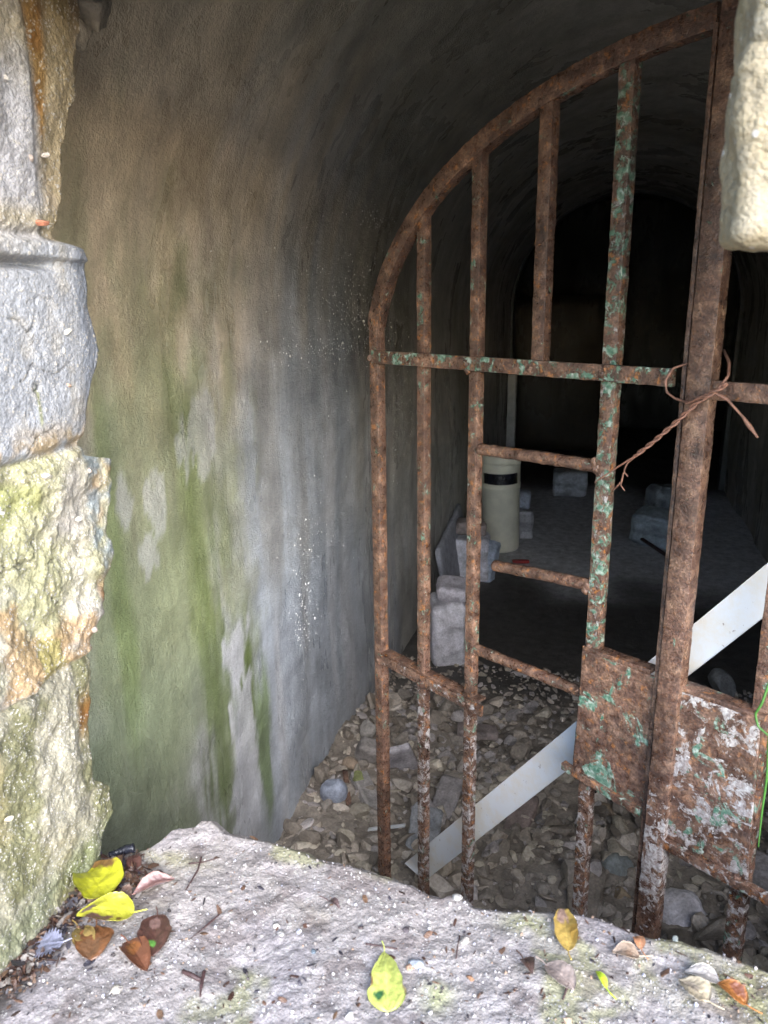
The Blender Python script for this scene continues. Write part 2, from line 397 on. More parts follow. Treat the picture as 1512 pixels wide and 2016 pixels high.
base = blob(base, 600, 1150, 1.0, .55, (.37, .42, .50), .8, .6, 41, .5, 2, 12)  # blue skylight on the lower wall, painted into the plaster colour
base = blob(base, 720, 1350, .5, .5, (.31, .34, .39), .7, .6, 42, .5, 2, 20)  # same painted skylight tint, darker, further down and in
base = blob(base, 300, 1000, .42, .33, OL, .75, .5, 12, .9); base = blob(base, 330, 1300, .45, .30, (.22, .25, .16), .85, .5, 13, .9)
base = blob(base, 260, 1500, .35, .16, (.19, .22, .14), .8, .5, 14)
base = blob(base, 380, 950, .28, .06, (.19, .23, .10), .5, .7, 15, 1.0, 7, 40); base = blob(base, 430, 1400, .30, .055, GR, .75, .6, 16, 1.3, 9, 75)
base = blob(base, 485, 1380, .16, .06, GR, 1.0, .3, 17, .8, 4, 60); base = blob(base, 445, 1580, .25, .035, GR, .6, .5, 18, .9, 6, 60)
base = blob(base, 520, 1480, .2, .05, (.13, .19, .06), .8, .5, 19, .7, 4, 38); base = blob(base, 400, 1180, .3, .035, GR, .55, .6, 20, .8, 4, 40)
base = blob(base, 245, 1200, .25, .03, (.14, .2, .06), .5, .6, 24, .8, 4, 40)
for k, (bx, by, rs, ry) in enumerate([(487, 1500, .22, .065), (490, 1610, .16, .07), (468, 1288, .08, .055), (310, 990, .045, .03), (246, 985, .045, .022), (400, 850, .07, .07), (300, 1090, .04, .03), (450, 1290, .05, .035)]):
    base = blob(base, bx, by, rs, ry, PA, .85 if k in (0, 1, 2, 7) else .5, .14, 30+k, 1.0, 13, 42)
for k, (bx, by, rs) in enumerate([(560, 1500, .5), (600, 1100, .4), (650, 1000, .6), (530, 900, .4), (690, 1250, .5), (760, 900, .4)]):
    base = blob(base, bx, by, rs, .03+.01*k, (.27, .27, .27) if k % 2 else (.48, .49, .52), .6, .5, 50+k, .6, 3, 40)
tunnel = thing('vaulted_tunnel', 'damp plastered barrel vault with green algae streaks behind the rusty gate', 'tunnel', (XC, (Y0+Y1)/2, ZF))
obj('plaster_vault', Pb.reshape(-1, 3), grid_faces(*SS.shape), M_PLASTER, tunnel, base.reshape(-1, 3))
rr = np.random.default_rng(21); dl = []
for bx, by, wx, wy, cnt in ((700, 600, 38, 45, 420), (735, 640, 25, 30, 160), (650, 690, 55, 14, 220), (745, 430, 14, 12, 70), (640, 560, 70, 90, 130), (800, 780, 12, 70, 160), (605, 1160, 12, 70, 200), (640, 1050, 30, 110, 140), (590, 1230, 10, 25, 60), (775, 900, 10, 90, 90)):
    for i in range(int(cnt*.8)):
        s0, y0 = wall_sy(bx+rr.normal()*wx, by+rr.normal()*wy); x_, z_, nx_, nz_ = prof(s0); q_ = np.array([s0, y0, 0.])
        d_ = .018*fbm(q_, 1.6, 3, 3)+.005*fbm(q_, 9, 3, 4)+.0022*fbm(q_, (60, 22, 1), 3, 5); r_ = .0011*math.exp(rr.normal()*.35)
        V, Fa = ico(1); dl.append((V*[r_, r_, r_*rr.uniform(1, 1.8)]+np.array([x_+nx_*d_, y0, z_+nz_*d_]), Fa, np.array([.75, .77, .8])))
mw, nw_, pw = newmat('glint_drop'); pw.inputs['Base Color'].default_value = (.85, .87, .9, 1); pw.inputs['Roughness'].default_value = .06; pw.inputs['Specular IOR Level'].default_value = 1.0; pw.inputs['Coat Weight'].default_value = 1.0  # near-white base colour stands in for sparkling reflections on the wet wall
V, Fa, C = add_cluster(dl); obj('glint_drops', V, Fa, mw, None, None, True, kind='stuff', label='water drops on the damp tunnel wall, coloured near white as painted glints', cat='water drops')
# end wall of the vault: an arched opening into a darker chamber
def ring(y, thick, r_in, side, name, colr):
    th = np.linspace(0, math.pi, 60); ri = r_in
    inn = [(XC-side, ZF-.05)] + [(XC-ri*math.cos(t), ZS+ri*math.sin(t)) for t in th] + [(XC+side, ZF-.05)]
    ro = RV+1.3; out = [(XC-ro, ZF-.05)] + [(XC-ro*math.cos(t), ZS+ro*math.sin(t)) for t in th] + [(XC+ro, ZF-.05)]
    n = len(inn); V = [(a, y, b) for a, b in inn]+[(a, y, b) for a, b in out]+[(a, y+thick, b) for a, b in inn]+[(a, y+thick, b) for a, b in out]
    Fa = []
    for i in range(n-1):
        Fa += [(i, i+1, n+i+1, n+i), (2*n+i, 3*n+i, 3*n+i+1, 2*n+i+1), (i, 2*n+i, 2*n+i+1, i+1)]
    V = np.array(V, float); return obj(name, V, Fa, M_PLASTER, tunnel, np.tile(colr, (len(V), 1)), False)
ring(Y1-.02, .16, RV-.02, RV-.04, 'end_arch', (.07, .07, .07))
V, Fa = rbox((XL+.045, Y1-.10, -.36), (.035, .05, .47), None, 20, .006, .003, 20, 3)
obj('door_jamb', V, Fa, M_PLASTER, tunnel, np.tile((.42, .42, .42), (len(V), 1)))
# chamber
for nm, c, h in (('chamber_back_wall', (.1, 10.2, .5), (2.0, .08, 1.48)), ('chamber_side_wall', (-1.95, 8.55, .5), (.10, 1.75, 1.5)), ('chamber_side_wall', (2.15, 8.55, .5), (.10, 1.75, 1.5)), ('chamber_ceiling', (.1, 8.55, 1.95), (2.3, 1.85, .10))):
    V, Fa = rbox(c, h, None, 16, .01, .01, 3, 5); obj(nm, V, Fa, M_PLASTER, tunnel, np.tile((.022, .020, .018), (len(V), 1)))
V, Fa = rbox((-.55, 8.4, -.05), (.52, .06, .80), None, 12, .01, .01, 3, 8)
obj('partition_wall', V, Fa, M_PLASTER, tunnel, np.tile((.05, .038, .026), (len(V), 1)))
# skirting band of paler plaster and a fallen strip at the wall foot
V, Fa = rbox((XL+.05, 4.0, -.66), (.014, .34, .17), rot(.12, -.14, 0), 14, .012, .01, 8, 12)
obj('plaster_slab', V, Fa, M_STONE, None, np.tile((.36, .37, .42), (len(V), 1)), label='pale upright slab leaning on the left wall foot behind the stacked blocks', cat='slab')

# floor inside, ground outside
gy = np.r_[np.linspace(.6, 3.4, 260), np.linspace(3.42, 10.4, 160)]; gx = np.linspace(-.92, 1.15, 170)
GX, GY = np.meshgrid(gx, gy); P = np.stack([GX, GY, GX*0], -1)
def rubble_h(x, y):
    P = np.stack([x, y, x*0], -1)
    m = sm(3.1, 2.2, y)*sm(.5, .9, y)
    return m*(.05+.06*fbm(P, 2.2, 3, 61)+.035*sm(-.2, -.75, x)*sm(2.8, 2.2, y))
GZ = ZF+rubble_h(GX, GY)+.010*fbm(P, 5, 4, 62)+(.003+.010*sm(3.1, 2.6, GY))*fbm(P, 34, 4, 63)
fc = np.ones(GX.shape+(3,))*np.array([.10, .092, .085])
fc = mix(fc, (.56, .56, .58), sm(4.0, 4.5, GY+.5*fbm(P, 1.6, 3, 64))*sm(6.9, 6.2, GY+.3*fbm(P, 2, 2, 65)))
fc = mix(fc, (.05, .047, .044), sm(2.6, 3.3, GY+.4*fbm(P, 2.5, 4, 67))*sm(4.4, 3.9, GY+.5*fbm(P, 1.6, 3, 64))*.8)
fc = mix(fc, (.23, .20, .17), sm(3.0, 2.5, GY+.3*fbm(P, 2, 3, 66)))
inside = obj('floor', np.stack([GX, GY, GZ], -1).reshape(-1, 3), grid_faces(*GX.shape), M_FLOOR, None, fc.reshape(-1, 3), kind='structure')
V, Fa = rbox((.1, 8.6, ZF-.04), (2.4, 1.9, .03), None, 10, .005, .005, 5, 3)
obj('chamber_floor', V, Fa, M_FLOOR, None, np.tile((.06, .05, .045), (len(V), 1)), kind='structure')
n = 120; gx = np.sign(np.linspace(-1, 1, n))*np.abs(np.linspace(-1, 1, n))**3*60; GX, GY = np.meshgrid(gx, gx); P = np.stack([GX, GY, GX*0], -1)
gz = -.95+.05*fbm(P, .8, 3, 70)
obj('ground', np.stack([GX, GY, gz], -1).reshape(-1, 3), grid_faces(n, n), M_FLOOR, None, np.tile((.44, .34, .23), (n*n, 1)), kind='structure')

# ------------------------------------------------------------------ the ruined wall: pier, ledge, hanging masonry
wall = thing('ruined_wall', 'thick pale crumbling masonry wall with the jagged opening we look through', 'wall', (0, .6, -.9))
XP = -.57                                    # the face of the left pier
sil = [(150, -60), (160, 0), (172, 55), (150, 110), (155, 190), (132, 290), (136, 390), (118, 455), (120, 474), (160, 490), (168, 520), (172, 600), (198, 690), (180, 760), (163, 875), (168, 897), (222, 903),
       (226, 960), (218, 1050), (222, 1092), (200, 1160), (196, 1205), (178, 1262), (186, 1320), (190, 1372), (184, 1440), (188, 1505), (192, 1532), (226, 1545), (226, 1600), (205, 1665)]
zz, yy = zip(*[(p[2], p[1]) for p in (at_x(a, b, XP) for a, b in sil)]); o_ = np.argsort(zz); zz = np.array(zz)[o_]; yy = np.array(yy)[o_]
def zpx(py, px=110): return at_x(px, py, XP)[2]
zr = np.linspace(-.12, 1.75, 980); uc = np.linspace(0, 1, 210)
ZZ, UU = np.meshgrid(zr, uc, indexing='ij')
yend = np.interp(ZZ, zz, yy)+.004*fbm(np.stack([ZZ*0, ZZ, ZZ*0], -1), 60, 3, 80)
ub = .72                                      # first part: the face; second: round the corner and back to the tunnel wall
k1 = np.clip(UU/ub, 0, 1); k2 = np.clip((UU-ub)/(1-ub), 0, 1)
PX = XP-.30*k2; PY = .38+(yend-.38)*k1**.8
P = np.stack([PX, PY, ZZ], -1)
z1, z2, z3, z4 = zpx(478), zpx(893), zpx(1330), zpx(1520)
PYZ = np.stack([PY*0, PY, ZZ], -1)
lump = .010*fbm(PYZ, 9, 4, 81)+.0045*fbm(PYZ, 38, 4, 82)+.002*np.abs(fbm(PYZ, 120, 3, 83))
b1 = sm(z1-.002, z1+.004, ZZ); b2 = sm(z2-.003, z2+.003, ZZ)*(1-b1); b3 = sm(z3-.004, z3+.004, ZZ)*(1-b1)*(1-sm(z2-.003, z2+.003, ZZ)); b4 = 1-sm(z3-.004, z3+.004, ZZ)
relief = lump*(.8*b1+.35*b2+1.7*b3+1.4*b4) + .004*b2 + .008*b3*np.clip(fbm(PYZ, 14, 2, 85)+.4, 0, 1)
for zc, wd, dp in ((zpx(462), .006, -.006), (z2, .006, -.007), (z3, .005, -.006)):
    relief += dp*np.exp(-((ZZ-zc-.006*fbm(PYZ, 12, 2, 86))/wd)**2)
# horizontal ledge and shadow slot in the second block
relief += .007*sm(zpx(515), zpx(508), ZZ)*b2 - .016*np.exp(-((ZZ-zpx(524))/.0045)**2)*sm(.735, .70, PY)
# raised front layer at the top left, pale layer nearest the viewer
lay = sm(.725, .715, PY+.008*fbm(PYZ, 20, 3, 87)+.10*(.95-ZZ)*0)*b1; relief += .006*lay
# cracks
crk = np.exp(-(np.abs(fbm(PYZ, 16, 3, 88))/.012)**2)*sm(.1, .4, fbm(PYZ, 5, 2, 89)); relief -= .005*crk
rnd = .02; dc = np.abs(UU-ub); edge = sm(.12, 0, dc)
nxv = np.where(UU < ub, 1., .2); nyv = np.where(UU < ub, 0., 1.)
cn = sm(ub-.05, ub+.05, UU); V = P.copy()
V[..., 0] += relief*(1-cn) - .004*edge; V[..., 1] += relief*.8*cn - .002*edge
pc = np.ones(ZZ.shape+(3,))*np.array([.50, .47, .43])
nz_ = fbm(PYZ, 11, 4, 90); nf = fbm(PYZ, 45, 3, 91)
pc = mix(pc, (.53, .53, .57), b1*sm(.735, .72, PY)*sm(-.3, .3, nz_+.3)); pc = mix(pc, (.50, .40, .27), b1*sm(.72, .745, PY)*.8)
# rust-orange run down the upper block
ys0 = at_x(72, 150, XP)[1]; zt, zb = zpx(-40), zpx(285)
run = np.exp(-((PY-ys0-.004*fbm(PYZ, 14, 3, 92))/(.014*sm(zb-.02, zt, ZZ)+.004))**2)*sm(zb-.015, zb+.04, ZZ+.02*nf)*b1
pc = mix(pc, (.36, .17, .04), np.clip(run*1.3, 0, 1)); pc = mix(pc, (.15, .10, .05), sm(zpx(60), zpx(5), ZZ+.02*nz_)*sm(.70, .73, PY)*.8)
pc = mix(pc, (.44, .47, .53), b2*sm(-.5, .2, nz_)*.9); pc = mix(pc, (.56, .54, .50), b2*sm(.1, .5, nf)*.6)
pc = mix(pc, (.30, .34, .42), b2*sm(at_x(150, 650, XP)[1]-.004, at_x(160, 650, XP)[1], PY)*.8)
pc = mix(pc, (.42, .29, .12), np.exp(-((ZZ-z2-.012)/.018)**2)*.75*sm(-.4, .3, nf)); pc = mix(pc, (.40, .33, .17), np.exp(-((ZZ-zpx(440))/.014)**2)*.7)
pc = mix(pc, (.48, .47, .28), b3*sm(-.35, .25, nz_)); pc = mix(pc, (.50, .32, .15), b3*sm(.12, .40, fbm(PYZ, 17, 3, 93))*.75); pc = mix(pc, (.30, .33, .07), b3*sm(.22, .46, fbm(PYZ+3, 17, 4, 94))*.5)
pc = mix(pc, (.30, .37, .42), b3*sm(at_x(168, 1000, XP)[1], at_x(180, 1000, XP)[1], PY)*.8*sm(-.3, .2, nf))
pc = mix(pc, (.40, .38, .28), b4*.8); pc = mix(pc, (.20, .20, .09), b4*sm(.05, .4, fbm(PYZ+9, 14, 4, 95))*.85); pc = mix(pc, (.13, .17, .06), b4*np.exp(-((ZZ-.015)/.03)**2)*.6)
pc = mix(pc, (.30, .13, .02), np.exp(-((ZZ-zpx(1410, 170))/.022)**2)*sm(at_x(150, 1400, XP)[1], at_x(165, 1400, XP)[1], PY))
pc = mix(pc, (.25, .12, .03), np.exp(-((ZZ-zpx(1190, 190))/.03)**2)*sm(at_x(196, 1190, XP)[1]-.004, at_x(196, 1190, XP)[1]+.004, PY))
pc = mix(pc, (.10, .09, .08), crk*.5)
dr = np.exp(-((PY-at_x(70, 790, XP)[1])/.0022)**2)*sm(zpx(840), zpx(820), ZZ)*sm(zpx(745), zpx(765), ZZ); pc = mix(pc, (.24, .26, .05), dr*.8)
pc = mix(pc, (.50, .40, .18), sm(.15, .45, fbm(PYZ+21, 13, 4, 97))*(.5*b3+.35*b1+.3*b4))
pc = pc*.50
obj('left_pier', V.reshape(-1, 3), grid_faces(*ZZ.shape)[:, ::-1], M_PIER, wall, pc.reshape(-1, 3))
# the ledge (bottom of the opening)
led = [(-40, 1672), (205, 1668), (240, 1664), (300, 1659), (330, 1640), (352, 1620), (395, 1615), (405, 1603), (425, 1603), (450, 1627), (520, 1640), (600, 1664), (640, 1682), (700, 1692), (765, 1713), (812, 1727), (850, 1748), (872, 1752), (888, 1746),
       (915, 1755), (935, 1770), (1000, 1777), (1060, 1779), (1120, 1781), (1180, 1793), (1230, 1812), (1262, 1828), (1330, 1836), (1400, 1855), (1450, 1873), (1512, 1897), (1560, 1915)]
lp = np.array([at_z(a, b, 0)[:2] for a, b in led]); lx = np.r_[-.80, lp[1:, 0], 1.3]; ly = np.r_[lp[0, 1]-.01, lp[1:, 1], .73]
def ledge_edge(x): return np.interp(x, lx, ly)
def ledge_z(x, y):
    P = np.stack([x, y, x*0], -1)
    h = .007*fbm(P, 5, 3, 100)+.0035*fbm(P, 22, 4, 101)+.0016*fbm(P, 80, 3, 102)
    d = ledge_edge(x)-y
    h = h*sm(0, .05, d)+.25*h*(1-sm(0, .05, d)) - .010*(1-sm(0, .016, d)) - .25*np.clip(.46-y, 0, 1)
    h = h - .010*sm(.05, 0, x-XP)      # gutter along the pier
    return h
xs = np.linspace(-.66, 1.0, 900); xs = xs[(xs < .34) | (np.arange(900) % 6 == 0)]; uc = np.linspace(0, 1, 330)
XX, UU = np.meshgrid(xs, uc, indexing='ij'); ed = ledge_edge(XX)+.003*fbm(np.stack([XX, XX*0, XX*0], -1), 70, 3, 103)
k1 = np.clip(UU/.82, 0, 1); k2 = np.clip((UU-.82)/.18, 0, 1)
PY = .34+(ed-.34)*k1; PZ = ledge_z(XX, np.minimum(PY, ed))
P = np.stack([XX, PY, PZ], -1); P[..., 2] -= .95*k2**1.3; P[..., 1] += (.012*fbm(np.stack([XX, PZ*0, P[..., 2]], -1), 14, 4, 104)+.005)*sm(0, .1, k2) - .03*k2
lc = np.ones(XX.shape+(3,))*np.array([.36, .335, .33]); Pq = np.stack([XX, PY, XX*0], -1)
lc = mix(lc, (.31, .29, .31), sm(.0, .4, fbm(Pq, 7, 4, 105))*.8); lc = mix(lc, (.30, .27, .19), sm(.12, .42, fbm(Pq+4, 6, 4, 106))*.75)
lc = mix(lc, (.33, .34, .16), sm(.22, .42, fbm(Pq+7, 9, 4, 107))*.6)
pg = at_z(1040, 1820, 0); lc = mix(lc, (.38, .39, .20), np.exp(-((XX-pg[0])/.03)**2-((PY-pg[1])/.018)**2)*.8)
pg = at_z(860, 1960, 0); lc = mix(lc, (.36, .40, .16), np.exp(-((XX-pg[0])/.015)**2-((PY-pg[1])/.02)**2)*.7)
pg = at_z(330, 1685, 0); lc = mix(lc, (.40, .39, .22), np.exp(-((XX-pg[0])/.05)**2-((PY-pg[1])/.012)**2)*.6)
lc = mix(lc, (.15, .12, .12), sm(.18, .5, fbm(Pq+9, 26, 4, 108))*.55); lc = mix(lc, (.48, .45, .46), sm(.15, .5, fbm(Pq+13, 30, 3, 109))*.6)
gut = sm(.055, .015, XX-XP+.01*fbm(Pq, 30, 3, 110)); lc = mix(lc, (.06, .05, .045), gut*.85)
lc = mix(lc, (.33, .30, .28), sm(0, .2, k2))
lc = lc*np.array([.73, .71, .695])
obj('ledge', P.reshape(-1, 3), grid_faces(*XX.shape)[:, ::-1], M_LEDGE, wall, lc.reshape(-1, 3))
# masonry above the opening at the right, its lowest block hanging into view
def strip_stone(name, c, h, rad, rough, fq, seed, colr, mat=M_HANG, res=70, chips=0.02):
    V, Fa = rbox(c, h, None, res, rad, rough, fq, seed, chips)
    cc = np.tile(np.array(colr, float), (len(V), 1)); cc = mix(cc, (.44, .40, .27), sm(0, .4, fbm(V, 14, 3, seed))); cc = mix(cc, (.55, .54, .52), sm(.1, .5, fbm(V+2, 30, 3, seed+1))*.7)
    cc = mix(cc, (.36, .38, .24), sm(.1, .5, fbm(V+5, 9, 3, seed+2))*.6)
    return obj(name, V, Fa, mat, wall, cc*.38*np.array([1.0, .92, .72]))
ph = at_y(1410, 440, .585); xl = ph[0]; zb = at_y(1450, 474, .585)[2]
strip_stone('hanging_block', (xl+.068, .545, zb+.047), (.068, .040, .056), .010, .008, 26, 121, (.50, .46, .38))
strip_stone('hanging_block', (xl+.083, .545, zb+.157), (.080, .040, .062), .008, .008, 24, 122, (.50, .46, .38))
strip_stone('hanging_block', (xl+.080, .545, zb+.285), (.080, .040, .070), .008, .008, 24, 123, (.48, .45, .38))
strip_stone('mortar_core', (xl+.60, .56, zb+.64), (.50, .10, .615), .02, .012, 14, 124, (.42, .39, .33), res=50)
strip_stone('hanging_block', (xl+.09, .55, zb+.64), (.075, .045, .28), .02, .012, 18, 126, (.48, .45, .38), res=50)
strip_stone('upper_wall', (.5, .60, 1.75), (2.5, .16, .76), .03, .02, 6, 125, (.42, .40, .34), res=60)  # wall over the opening; its unseen underside is lowered to shade gate top and vault
strip_stone('outer_pier', (-1.45, .50, .48), (.60, .22, 1.45), .02, .02, 6, 127, (.45, .42, .36), res=60)
strip_stone('right_pier', (1.75, .56, .48), (.85, .16, 1.45), .02, .02, 6, 128, (.45, .42, .36), res=60)
strip_stone('lower_wall', (.3, .36, -.52), (1.15, .10, .44), .03, .012, 10, 129, (.42, .40, .34), res=60)
strip_stone('outer_pier', (-.72, .34, .48), (.135, .10, 1.42), .02, .012, 12, 130, (.46, .43, .37), res=60)
# dark loose stones wedged at the top of the pier, a brick chip, pebbles set in its mortar
def set_stone(px, py, sz, colr, seed, name='embedded_pebble', dx=.004, lab=None):
    p = at_x(px, py, XP+dx); V, Fa = stone(p, sz, None, 3, 7, seed, .08); return obj(name, V, Fa, M_STONE, wall, np.tile(colr, (len(V), 1))*.62, label=lab)
for k_, (a_, b_, hf) in enumerate([(172, 22, (.02, .016, .016)), (150, 66, (.012, .012, .014))]):
    V, Fa = rbox((0, 0, 0), hf, rot(.5, .3, .4+k_), 14, .004, .006, 45, 201+k_, .3); V = V+at_x(a_, b_, XP-.016); obj('wedged_stone', V, Fa, M_STONE, wall, np.tile((.11, .10, .085), (len(V), 1)))
set_stone(82, 438, (.004, .008, .0055), (.50, .20, .12), 203, 'brick_chip', .006)
for k, (a, b, s_, cl) in enumerate([(130, 655, .007, (.6, .58, .52)), (120, 492, .006, (.62, .6, .56)), (175, 925, .007, (.58, .5, .45)), (155, 1022, .006, (.62, .58, .5)), (95, 937, .008, (.6, .57, .52)), (140, 508, .007, (.45, .5, .48)), (160, 1125, .006, (.62, .58, .55)), (6, 150, .006, (.65, .62, .58)), (90, 305, .005, (.62, .55, .5)), (135, 758, .005, (.6, .42, .32)), (185, 1240, .006, (.4, .33, .3)), (140, 1485, .005, (.6, .58, .52)), (18, 1612, .005, (.6, .55, .45)), (2, 1010, .005, (.65, .62, .6)), (125, 690, .005, (.6, .58, .55)), (60, 310, .005, (.6, .5, .45))]):
    set_stone(a, b, (s_*.5, s_, s_*.6), cl, 210+k)

# ------------------------------------------------------------------ the iron gate
def tarch(t): return .565+.447*math.sqrt(max(0, 1-(t/.712)**2))
HB = .0125
def bar(parent, t, z0, z1, mat=M_RUSTG, a=.0105, b=.0095, n=0, seed=1, name='bar', lean=0.0, label=None):
    V, Fa = sweep([gpt(t, z0, n), gpt(t+lean*.5, (z0+z1)/2, n), gpt(t+lean, z1, n)], G, NG, a, b, .0009, .005, .10, seed)
    return obj(name, V, Fa, mat, parent, label=label, sharp=33)
def rail(parent, t0, z0, t1, z1, mat=M_RUST, a=.0125, b=.0115, n=0, seed=1, name='rail', round_=.10):
    V, Fa = sweep([gpt(t0, z0, n), gpt(t1, z1, n)], UP, NG, a, b, .0009, .005, round_, seed)
    return obj(name, V, Fa, mat, parent, sharp=33)
gl = thing('gate_leaf', 'rusty arched iron gate leaf with flaking green paint standing left of the thick centre post', 'gate', gpt(.36, -.84))
ts = [.706, .566, .428, .286, .148]
arch = [gpt(t, tarch(t)) for t in list(.706*np.cos(np.linspace(0.02, math.pi/2-.03, 60)))]
bar(gl, .706, -.84, .632, M_RUST, a=.0125, b=.011, seed=11, name='stile')
V, Fa = sweep(arch, None, NG, .0155, .0125, .0010, .005, .1, 12); obj('arched_rail', V, Fa, M_RUST, gl, sharp=33)
bar(gl, ts[1], -.84, tarch(ts[1]), M_RUSTW, seed=13); bar(gl, ts[2], -.84, tarch(ts[2]), M_RUSTW, seed=14)
bar(gl, ts[3], .555, tarch(ts[3]), M_RUST, seed=15, a=.0125); bar(gl, ts[4], .08, tarch(ts[4]), M_RUSTP, seed=16, a=.0125); bar(gl, ts[4]-.003, -.84, -.14, M_RUSTW, seed=17, a=.011, lean=0)
rail(gl, .70, .563, .036, .558, M_RUSTG, a=.0125, b=.005, n=-.016, seed=18, name='transom')
for k, (t0, z0, t1, z1) in enumerate([(.420, .404, .155, .409), (.374, .188, .158, .206), (.428, .002, .160, .006)]):
    V, Fa = tube([gpt(t0, z0, .0), gpt((t0+t1)/2, (z0+z1)/2+.001, 0), gpt(t1, z1, 0)], .0105, 14, .0014, 30+k); obj('round_rod', V, Fa, M_RUST, gl)
rail(gl, .70, -.112, .385, -.117, M_RUSTW, a=.011, b=.003, n=-.014, seed=19, name='angle_rail')
rail(gl, .70, -.099, .40, -.104, M_RUST, a=.0025, b=.012, n=.002, seed=20, name='angle_rail')
def plate(parent, name, q, th, n, mat, seed, holes=0):
    q = np.array(q, float); nn = 70; s = np.linspace(0, 1, nn); S, T = np.meshgrid(s, s, indexing='ij')
    tz = (1-S)[..., None]*((1-T)[..., None]*q[0]+T[..., None]*q[1])+S[..., None]*((1-T)[..., None]*q[3]+T[..., None]*q[2])
    W = P0+G*tz[..., :1]+UP*tz[..., 1:2]
    eg = np.minimum(np.minimum(S, 1-S), np.minimum(T, 1-T))
    wob = .0022*fbm(W, 16, 3, seed)+.0010*fbm(W, 80, 3, seed+1)
    W = W + (G*(.0015*fbm(W, 60, 2, seed+2))[..., None]+UP*(.0018*fbm(W, 60, 2, seed+3))[..., None])*sm(.03, 0, eg)[..., None]
    A = W+NG*(n+wob)[..., None]; B = W+NG*(n+wob+th)[..., None]
    V = np.concatenate([A.reshape(-1, 3), B.reshape(-1, 3)]); f = grid_faces(nn, nn); N2 = nn*nn
    bd = np.r_[np.arange(nn), np.arange(1, nn)*nn+nn-1, (nn-1)*nn+np.arange(nn-2, -1, -1), np.arange(nn-2, 0, -1)*nn]; b2 = np.roll(bd, -1)
    side = np.stack([bd, b2, b2+N2, bd+N2], 1)
    return obj(name, V, np.concatenate([f[:, ::-1], f+N2, side]), mat, parent)
plate(gl, 'lock_plate', [(.160, .095), (.020, .095), (.026, -.146), (.166, -.136)], .004, -.017, M_PLATE, 40)
rail(gl, .185, -.138, .028, -.151, M_RUSTG, a=.007, b=.006, n=-.019, seed=41, name='plate_rail')
rail(gl, .160, .098, .035, .099, M_RUST, a=.004, b=.012, n=-.005, seed=42, name='plate_rail')
bar(gl, .026, -.84, 1.00, M_RUSTD, lean=-.010, a=.003, b=.016, n=-.006, seed=43, name='meeting_stile')
gr = thing('gate_leaf', 'nearer right half of the rusty gate with the broad post and whitish flaking plate', 'gate', gpt(-.36, -.84))
bar(gr, .001, -.84, 1.02, M_RUSTW2, lean=-.013, a=.0175, b=.012, n=-.020, seed=44, name='post')
rail(gr, -.016, .545, -.70, .545, M_RUST, a=.0125, b=.005, n=-.018, seed=45, name='transom')
plate(gr, 'lock_plate', [(-.016, .090), (-.140, .090), (-.150, -.172), (-.012, -.170)], .004, -.022, M_PLATEW, 46)
rail(gr, -.010, -.178, -.70, -.178, M_RUSTW, a=.008, b=.006, n=-.026, seed=47, name='angle_rail')
rail(gr, -.016, .094, -.145, .094, M_RUST, a=.004, b=.013, n=-.008, seed=48, name='plate_rail')
for k, t in enumerate((-.134, -.28, -.42, -.56)): bar(gr, t, -.84, tarch(t)-.01, M_RUST if k else M_RUSTW, seed=49+k, a=.0125)
bar(gr, -.70, -.84, .58, M_RUST, seed=55, name='stile')
arch = [gpt(t, tarch(t)-.01) for t in list(-.70*np.cos(np.linspace(0.02, math.pi/2-.03, 60)))]
V, Fa = sweep(arch, None, NG, .0155, .0125, .0010, .006, .2, 56); obj('arched_rail', V, Fa, M_RUST, gr)
for k, (par, t, z, n_) in enumerate([(gl, .706, .563, -.012), (gl, .566, .563, -.018), (gl, .428, .561, -.018), (gl, .286, .560, -.018), (gl, .148, .559, -.018), (gl, .700, -.112, -.012), (gl, .566, -.115, -.016), (gl, .428, -.117, -.014),
        (gl, .418, .404, -.002), (gl, .162, .409, -.006), (gl, .162, .206, -.006), (gl, .420, .002, -.004), (gl, .164, .006, -.006), (gl, .148, .098, -.012), (gr, -.030, .545, -.02), (gr, -.134, -.178, -.026), (gr, -.134, .094, -.016), (gl, .148, -.138, -.018)]):
    for q_ in range(2):
        V, Fa = stone(gpt(t+RNG.normal()*.006, z+RNG.normal()*.007, n_), (.0075, .006, .0075), None, 3, 3, 900+k*2+q_, .35); obj('weld_bead', V, Fa, M_RUST, par)
def on_gate(px, py, n=0.0):
    d = ray(px, py); b0 = P0+NG*n; return EYE+d*(((b0-EYE)@NG)/(d@NG))
# wire tie
def twist(path, r, tw=.0022, turns=9, seed=0):
    path = np.asarray(path, float); d = np.r_[0, np.cumsum(np.linalg.norm(np.diff(path, axis=0), axis=1))]; n = 120; s = np.linspace(0, d[-1], n)
    P = np.stack([np.interp(s, d, path[:, q]) for q in range(3)], 1); T = np.gradient(P, axis=0); T /= np.linalg.norm(T, axis=1)[:, None]
    A = np.cross(T, [.3, .2, .9]); A /= np.linalg.norm(A, axis=1)[:, None]; B = np.cross(T, A); out = []
    for ph_ in (0, math.pi):
        an = np.linspace(0, turns*2*math.pi, n)+ph_; out.append(tube(P+tw*(np.cos(an)[:, None]*A+np.sin(an)[:, None]*B), r, 8, .0004, seed, .0025))
    return out
wr = thing('wire_tie', 'twisted rusty wire with frayed ends tied round the gate post', 'wire', on_gate(1385, 790, -.04))
mainp = [on_gate(*q) for q in ((1432, 755, -.045), (1400, 775, -.055), (1372, 792, -.052), (1330, 832, -.05), (1288, 868, -.048), (1250, 898, -.045))]
for V, Fa in twist(mainp, .0019, .0022, 5, 60): obj('twisted_strand', V, Fa, M_WIRE, wr)
